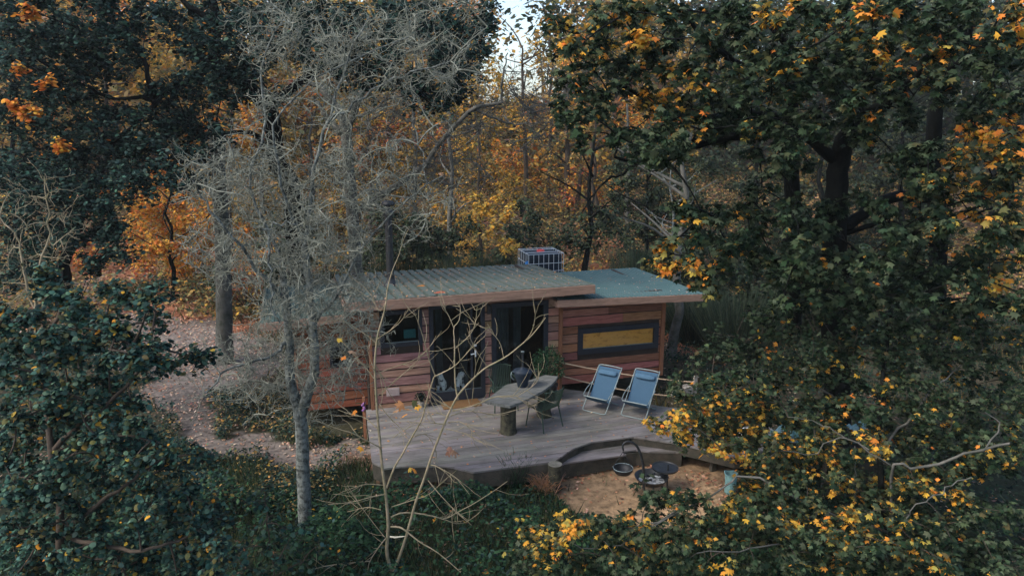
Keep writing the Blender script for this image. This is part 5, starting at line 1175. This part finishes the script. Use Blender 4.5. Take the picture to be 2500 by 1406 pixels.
for i, (px0, Y0, topy, lean, rad0, bark, let, cat, lab) in enumerate(BT):
    cs = cells[i]
    x0 = (px0 - 1250) / FPX * (Y0 * cp + 6.0 * sp)
    foot = np.array([x0, Y0, gz(x0, Y0) - 0.1]); topp = P(px0 + lean, topy, Y0)
    if cat == 'tree':
        t5 = np.linspace(0, 1, 9)[:, None]; tp = foot * (1 - t5) + topp * t5; tp[1:-1] += rng.normal(0, 0.07, (7, 3)); trunk = (tp, np.linspace(rad0, rad0 * 0.3, 9)); rad0_ = rad0
        lms = []
        for k in range(7):
            f = rng.uniform(0.35, 0.95); a = foot * (1 - f) + topp * f; ang = rng.uniform(0, 6.28); ln = rng.uniform(0.8, 2.2)
            b = a + np.array([math.cos(ang) * ln, math.sin(ang) * ln, ln * 0.55])
            lms.append((smoothline([a, (a + b) / 2 + rng.normal(0, 0.12, 3), b], 7), np.linspace(rad0 * 0.35, 0.012, 7)))
        if lab.startswith('thick dark twin'):
            b0 = foot + np.array([0.5, 0.2, 0]); b1 = topp + np.array([1.2, 0, -1]); lms.append((smoothline([b0, (b0 + b1) / 2, b1], 7), np.linspace(0.16, 0.05, 7)))
    else:
        topp = foot + np.array([0, 0, 1.2]); trunk = (smoothline([foot, foot + [0.02, 0, 0.6], topp], 9), np.linspace(rad0, 0.01, 9)); lms = []
        for k in range(5):
            a = foot + np.array([0, 0, 0.15]); ang = k * 1.25; b = a + np.array([math.cos(ang) * .7, math.sin(ang) * .7, 1.1]); lms.append((smoothline([a, (a + b) / 2, b], 7), np.linspace(0.025, 0.008, 7)))
    cl = []
    for px, py, ch in cs:
        dens = 2 if Y0 < 36 else 1
        for _ in range(dens + (ch in 'GRO')):
            qx, qy = px + rng.uniform(-28, 28), py + rng.uniform(-28, 28); Yc = Y0 + rng.uniform(-0.7, 2.8); q = P(qx, qy, Yc)
            hz = gz(q[0], q[1])
            if q[2] < hz + 0.15: q[2] = hz + 0.15 + 0.2 * rng.random()
            cl.append((q, 34 * Yc / FPX, ch, qx, qy))
    if not cl:
        cl = [(topp + rng.normal(0, 0.5, 3), 0.5, 'B', 0, 0) for _ in range(4)]
    def cf(clx, pc):
        n = len(pc); col = np.zeros((n, 3)); chs = np.array([c_[2] for c_ in clx])
        for ch in set(chs):
            m_ = np.where(chs == ch)[0]; ks = KEY[ch]; pk = rng.integers(0, len(ks), len(m_))
            for j, k in enumerate(ks): col[m_[pk == j]] = pal(k, int((pk == j).sum()))
        return col, np.zeros(n)
    sparse = 20 if 'S' in let else 165
    leafy({'tree': 'autumn_tree', 'shrub': 'bush'}[cat], lab, cat, trunk, lms, cl, bark, OVAL, 0.19 if Y0 > 31 else 0.15, sparse if cat == 'tree' else 210, cf, nt=5, twig_r=0.011 if Y0 > 30 else 0.008)

# the dark trunk standing by the path, with a bare top
f12 = onhill(548, 884)
t12 = limb([(550, 890, f12[1]), (548, 780, f12[1]), (545, 660, f12[1]), (541, 520, f12[1]), (532, 400, f12[1]), (520, 300, f12[1])], 0.235, 0.15, 16, 0.01)
clP = grid_clumps(["BBB", ".BB", "BB."], 6, 9, lambda px, py: rng.uniform(18.5, 21), per=1.2, rad=30)
leafy('path_side_tree', 'stout dark trunk with pale flecks standing on the litter beside the path', 'tree', t12, [limb([(541, 520, f12[1]), (500, 440, f12[1]), (470, 400, f12[1])], 0.07, 0.02), limb([(532, 400, f12[1]), (580, 350, f12[1])], 0.06, 0.02)], clP, 'bark_grey', OVAL, 0.11, 22, plain('brown', 'bggreen'), nt=5)

# far woodland: one mass
def far_wood():
    parts = []; tp, tr_ = [], []
    for _ in range(260):
        Y = rng.uniform(52, 92); x = rng.uniform(-0.85, 0.85) * Y; z = gz(x, Y); px = 1250 + FPX * x / Y
        h = rng.uniform(7, 13) * (1 if not 1170 < px < 1330 else 0.28)
        q = np.array([[x, Y, z - 0.2], [x + rng.normal(0, .3), Y, z + h * 0.5], [x + rng.normal(0, .6), Y, z + h]]); tp.append(q); tr_.append([0.2, 0.13, 0.04])
    V, F_ = tubes(np.array(tp), np.array(tr_), 5); parts.append((V, F_, None, 1))
    n = 260000
    NC = 1500; k = rng.integers(0, NC, n); cy = rng.uniform(46, 94, NC); cx = rng.uniform(-0.85, 0.85, NC) * cy; cz = rng.uniform(0.2, 13.0, NC)
    g_ = (1160 < 1250 + FPX * cx / cy) & (1250 + FPX * cx / cy < 1345); cz[g_] *= 0.12
    pc = np.stack([cx[k], cy[k], hill(cx, cy)[k] + cz[k]], -1) + rng.normal(0, 1, (n, 3)) * np.array([1.5, 1.5, 1.0])
    keys = ['brown', 'gold', 'brown', 'bggreen', 'bgorange', 'brown', 'pink']; ck = rng.choice(len(keys), NC, p=[.3, .18, .15, .15, .09, .08, .05]); east = (cx / cy > 0.22) & (rng.random(NC) < 0.85); ck[east] = 3
    col = np.zeros((n, 3))
    for i, kk in enumerate(keys): m_ = ck[k] == i; col[m_] = pal(kk, int(m_.sum()))
    V, F_, C_ = leaf_mesh(pc, 0.50 * rng.uniform(0.6, 1.3, n), OVAL, col, leaf_axes(n, tilt=1.2)); parts.append((V, F_, C_, 0))
    tag(build('far_woodland', parts, [M['leaf'], M['bark_brown']]), 'far off mass of brown and golden autumn woodland closing the view', 'woodland', kind='stuff')
far_wood()

# ---------------------------------------------------------------- thin damp air
hz = build('haze', [(*box(-262, 262, -64, 425, -2.0, 27.0), None, 0)], bpy.data.materials.new('damp_air')); tag(hz, kind='stuff')
_m = hz.data.materials[0]; _m.use_nodes = True; _n = _m.node_tree; _n.nodes.remove(_n.nodes['Principled BSDF'])
_v = _n.nodes.new('ShaderNodeVolumePrincipled'); _v.inputs['Color'].default_value = (0.92, 0.94, 0.95, 1); _v.inputs['Density'].default_value = 0.0005; _v.inputs['Anisotropy'].default_value = 0.2
_n.links.new(_v.outputs[0], _n.nodes['Material Output'].inputs['Volume'])

# ================================================================== GROUND COVER
def scatter(n, x0, x1, y0, y1, keep):
    x = rng.uniform(x0, x1, n); y = rng.uniform(y0, y1, n); m_ = keep(x, y); return x[m_], y[m_]
def underdeck(x, y):
    d = np.stack([x - OO0[0], y - OO0[1]], -1); s = d @ UU[:2]; o = d @ NN[:2]
    return inpoly(s, o, [(a, b) for a, b in DK]) | ((s > -3.4) & (s < 5.1) & (o < 0.1) & (o > -4.2))
# fallen leaves
x, y = scatter(130000, -17, 9, 9.5, 33, lambda x, y: ~underdeck(x, y))
pa, l1, sa, l4 = zone(x, y)
pr = 0.22 + 0.5 * l1 + 0.38 * pa + 0.9 * l4 - 0.12 * (sa) + 0.35 * (y > 20)
dS = np.min(np.stack([np.hypot(x - a, y - b) for a, b in [Z_SAND[i] for i in range(7)] + [tuple(onz(a_, b_)[:2]) for a_, b_ in ((1390, 1142), (1450, 1128), (1500, 1122), (1550, 1114), (1650, 1112), (1750, 1140), (1770, 1170), (1790, 1200), (1720, 1160), (1690, 1200))]]), 0)
pr = np.where(sa, 0.16 + 0.9 * np.clip(1 - dS / 0.6, 0, 1), pr)
patch = 0.5 + 0.25 * np.sin(x * 2.3 + 2 * np.sin(y * 1.7)) + 0.25 * np.sin(y * 2.9 + 1.7 * np.sin(x * 2.1 + 1))
pr = pr * np.where(sa, 1, 0.35 + 1.3 * patch ** 2)
k = rng.random(len(x)) < pr; x, y, pa, l1, sa = x[k], y[k], pa[k], l1[k], sa[k]
n = len(x); z = hill(x, y) + 0.04 * np.sin(x * 1.1) * np.sin(y * 0.9) - 0.04 + rng.uniform(0.008, 0.04, n)
col = pal('litter2', n); m_ = l1 | sa | (rng.random(n) < 0.25); col[m_] = pal('litter', int(m_.sum())) * 1.05
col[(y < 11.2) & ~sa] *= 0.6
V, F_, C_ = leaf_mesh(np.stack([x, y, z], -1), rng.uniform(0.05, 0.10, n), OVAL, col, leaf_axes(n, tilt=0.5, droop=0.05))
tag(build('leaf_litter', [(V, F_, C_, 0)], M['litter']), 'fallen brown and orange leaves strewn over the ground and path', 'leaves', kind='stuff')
x, y = scatter(60000, -26, 26, 24, 52, lambda x, y: x == x); n = len(x)
z = hill(x, y) + 0.04 * np.sin(x * 1.1) * np.sin(y * 0.9) - 0.04 + rng.uniform(0.01, 0.12, n)
col = pal('litter', n) * 0.8; m_ = rng.random(n) < 0.55; col[m_] = pal('brown', int(m_.sum()))
V, F_, C_ = leaf_mesh(np.stack([x, y, z], -1), rng.uniform(0.12, 0.26, n), OVAL, col, leaf_axes(n, tilt=0.9, droop=0.0))
tag(build('woodland_floor_litter', [(V, F_, C_, 0)], M['litter']), 'brown and russet leaf litter covering the wood floor behind', 'leaves', kind='stuff')
# leaves on deck and roof
def onsurf(n, fs, cols, name, lab, sz):
    q = np.array([fs() for _ in range(n)]); V, F_, C_ = leaf_mesh(q, rng.uniform(*sz, n), ROUND, cols(n), leaf_axes(n, tilt=0.25, droop=0.0), 0.3)
    tag(build(name, [(V, F_, C_, 0)], M['litter']), lab, 'leaves', kind='stuff')
def fdeck():
    while True:
        s, o = rng.uniform(-2, 5.6), rng.uniform(0.1, 4.4)
        if inpoly(np.array([s]), np.array([o]), DK)[0]: return L(s, o, 0.462)
def froof():
    s, y_ = rng.uniform(-2.2, 3.0), rng.uniform(-0.5, 3.9); return L(s, -y_, zc_(s, y_) + 0.084)
def froof2():
    s, y_ = rng.uniform(3.1, 5.7), rng.uniform(-0.4, 3.0); return L(s, -y_, zr_(s, y_) + 0.03)
cdk = lambda n: np.where(rng.random((n, 1)) < 0.5, pal('litter2', n), pal('pink', n))
onsurf(420, fdeck, cdk, 'deck_leaves', 'small curled dry leaves scattered over the deck boards', (0.018, 0.055))
onsurf(800, froof, cdk, 'roof_leaves', 'dry leaf scraps and grit lying on the centre roof', (0.02, 0.06))
onsurf(140, froof2, lambda n: pal('litter2', n) * 1.5, 'roof_flecks', 'few pale flecks lying on the teal right roof', (0.02, 0.045))
for (s, y_, key, sz, lab) in ((-0.55, 0.9, 'orange', .15, 'single bright orange leaf lying on the centre roof by the stove pipe'), (-0.35, -0.25, 'red', .2, 'curled red brown leaf cluster near the centre roof edge')):
    V, F_, C_ = leaf_mesh(np.zeros((1, 3)), [sz], MAPLE, pal(key, 1), (np.array([[1., 0, 0]]), np.array([[0.2, 0.95, 0.1]]), np.array([[0, -0.1, 1.]])))
    tag(build('fallen_leaf', [(V, F_, C_, 0)], M['litter'], matrix=Matrix.Translation(Vector(L(s, -y_, zc_(s, y_) + 0.095)))), lab, 'leaf')
# leafy undergrowth (nettles, ivy, bramble)
def mound(x, y): return 0.32 + 0.28 * np.sin(x * 1.7 + 0.6) * np.sin(y * 2.1) + 0.16 * np.sin(x * 4.3 + y * 3.1)
def veg(name, lab, n, x0, x1, y0, y1, keep, hf, shape, size, keys, tilt=0.6, droop=0.3, kind='stuff', cat='undergrowth'):
    x, y = scatter(n, x0, x1, y0, y1, keep); h = np.clip(hf(x, y), 0.03, 3) * rng.uniform(0.15, 1.0, len(x)) ** 0.6
    m_ = len(x); col, _ = plain(*keys)(None, np.zeros((m_, 3)))
    y_ = rng.random(m_) < 0.006; col[y_] = pal('yellow', int(y_.sum())) * 0.8
    V, F_, C_ = leaf_mesh(np.stack([x, y, hill(x, y) - 0.03 + h], -1), size * rng.uniform(0.6, 1.3, m_), shape, col, leaf_axes(m_, tilt=tilt, droop=droop))
    tag(build(name, [(V, F_, C_, 0)], M['leaf']), lab, cat, kind=kind)
def free(x, y):
    pa, l1, sa, l4 = zone(x, y); return ~(pa | sa | underdeck(x, y))
def k_front(x, y): return free(x, y) & ~zone(x, y)[3] & (rng.random(len(x)) < np.clip(0.55 + 0.5 * np.sin(x * 1.9) * np.sin(y * 1.3 + 1), 0.2, 1))
veg('nettle_bed', 'low dark green nettles and brambles in front of the deck', 52000, -7.5, 6.5, 8.6, 12.2, k_front, lambda x, y: mound(x, y) * np.clip((12.4 - y) / 1.0, 0.15, 1.25) * 1.15 * np.where((x > 0.4) & (y > 9.3), 0.3, 1) * np.where(np.hypot(x + 1.6, y - 9.5) < 0.5, 0.3, 1), OVAL, 0.085, ['nettle', 'nettle', 'dark', 'nettle'])
veg('bramble_patch', 'dark brambles and ivy between the path and the left wing', 20000, -7.5, -3.2, 11.2, 17.0, lambda x, y: free(x, y) & (y < 17.5 + 0.3 * x + 1.5), lambda x, y: mound(x, y) * 0.75, OVAL, 0.075, ['dark', 'green', 'brown', 'dark'])
veg('right_undergrowth', 'dense dark ground plants right of the deck and cabin', 70000, 4.0, 24, 9.0, 24, lambda x, y: free(x, y) & ~inpoly(x, y, Z_LIT2), lambda x, y: mound(x, y) * 1.3, OVAL, 0.085, ['green', 'dark', 'nettle', 'bggreen'])
veg('left_undergrowth', 'dark low plants below the lime bush left of the path', 22000, -16, -4.2, 9.0, 20, lambda x, y: free(x, y) & (x < -4.5 - 0.30 * (y - 9) + 0.4), lambda x, y: mound(x, y) * 1.1, OVAL, 0.08, ['dark', 'teal', 'dark'])
veg('wood_undergrowth', 'olive and brown undergrowth among the trunks on the slope behind', 150000, -30, 40, 23, 50, lambda x, y: (np.sin(x * 0.8 + 2) * np.sin(y * 0.6) + 0.5 * np.sin(x * 2.1 + y) > -0.25), lambda x, y: 0.7 + 0.6 * np.sin(x * 1.3) * np.sin(y * 0.9 + 1), OVAL, 0.17, ['brown', 'bggreen', 'olive', 'gold', 'brown'])
veg('path_weeds', 'thin weeds creeping in patches over the gravel path', 9000, -16, -2.5, 11, 27, lambda x, y: zone(x, y)[0] & (np.sin(x * 1.7 + 1) * np.sin(y * 1.3) + 0.4 * np.sin(x * 4 + y * 3) > 0.45), lambda x, y: 0.12 + 0 * x, OVAL, 0.06, ['green', 'dark', 'olive'])
# grass
def grass(name, lab, n, x0, x1, y0, y1, keep, hmin, hmax, keys):
    x, y = scatter(n, x0, x1, y0, y1, keep); m_ = len(x); col, _ = plain(*keys)(None, np.zeros((m_, 3)))
    az = rng.uniform(0, 6.28, m_); D = nrm(np.stack([np.cos(az) * 0.45, np.sin(az) * 0.45, np.full(m_, 1.0)], -1)); X = nrm(np.cross(D, np.stack([np.sin(az * 3), np.cos(az * 3), np.zeros(m_)], -1) + 0.01)); Z = np.cross(X, D)
    V, F_, C_ = leaf_mesh(np.stack([x, y, hill(x, y) - 0.06], -1), rng.uniform(hmin, hmax, m_), BLADE, col, (X, D, Z))
    tag(build(name, [(V, F_, C_, 0)], M['leaf']), lab, 'grass', kind='stuff')
grass('rough_grass', 'rough green grass between the nettles and the deck edge', 60000, -8, 7, 9.2, 14.5, lambda x, y: free(x, y) | ((rng.random(len(x)) < 0.01) & ~underdeck(x, y)), 0.08, 0.30, ['nettle', 'green', 'olive'])
grass('wood_grass', 'dull tufts of grass on the wood floor behind the cabin', 50000, -16, 16, 16, 34, lambda x, y: free(x, y) & (np.sin(x * 0.9 + 1) * np.sin(y * 0.7) + 0.3 * np.sin(x * 3) > 0.05), 0.15, 0.5, ['olive', 'brown', 'bggreen'])
# broom: upright green stems
def broom(px, Y, w, h, lab):
    x0 = (px - 1250) / FPX * (Y * cp + 6.0 * sp); n = 900; a = rng.uniform(0, 6.28, n); r = w * np.sqrt(rng.random(n))
    b = np.stack([r * 0.5 * np.cos(a), r * 0.5 * np.sin(a), np.zeros(n)], -1); e = np.stack([r * 1.3 * np.cos(a), r * 1.3 * np.sin(a), h * rng.uniform(0.55, 1.05, n)], -1)
    t = np.linspace(0, 1, 4)[None, :, None]; q = b[:, None] * (1 - t) + e[:, None] * t + rng.normal(0, 0.03, (n, 4, 3))
    V, F_ = tubes(q, np.tile(np.linspace(0.009, 0.004, 4), (n, 1)), 3)
    root = empty('broom_bush', (x0, Y, gz(x0, Y))); tag(root, lab, 'shrub')
    build('stems', [(V, F_, np.repeat(pal('bggreen', n) * 1.4, 12, 0), 0)], M['leaf'], root)['kind'] = 'stuff'
broom(1700, 21.5, 1.1, 1.5, 'upright green broom with whip like stems by the leaning grey trunk')
broom(1800, 20.0, 1.2, 1.9, 'tallest grey green broom clump right of the litter patch')
broom(1130, 23.5, 0.9, 2.3, 'broom clump showing above the centre roof right of the pale trunk')
broom(1220, 24.0, 0.8, 2.2, 'broom clump just left of the water tank')
broom(980, 24.0, 0.9, 2.4, 'broom clump right of the stove pipe')
broom(1560, 24.5, 0.9, 2.3, 'broom clump above the teal roof')
# dry reed tuft by the log
def tuft(px, py, lab, key, n=160, h=0.6):
    q = onz(px, py, 0.0); a = rng.uniform(0, 6.28, n); b = rng.normal(0, 0.10, (n, 3)) * [1, 1, 0]; e = b + np.stack([np.cos(a) * .25, np.sin(a) * .25, h * rng.uniform(.5, 1.1, n)], -1)
    t = np.linspace(0, 1, 4)[None, :, None]; s_ = b[:, None] * (1 - t) + e[:, None] * t; s_[:, 3, 2] -= 0.08
    V, F_ = tubes(s_, np.tile(np.linspace(0.005, 0.002, 4), (n, 1)), 3)
    r = empty('grass_tuft', q); tag(r, lab, 'plant'); build('stems', [(V, F_, np.repeat(pal(key, n), 12, 0), 0)], M['leaf'], r)['kind'] = 'stuff'
tuft(1325, 1195, 'reddish dry grass tuft below the log at the deck corner', 'pink', 160, 0.38)
tuft(1262, 1185, 'green wispy grass tuft in front of the deck edge', 'nettle', 260)
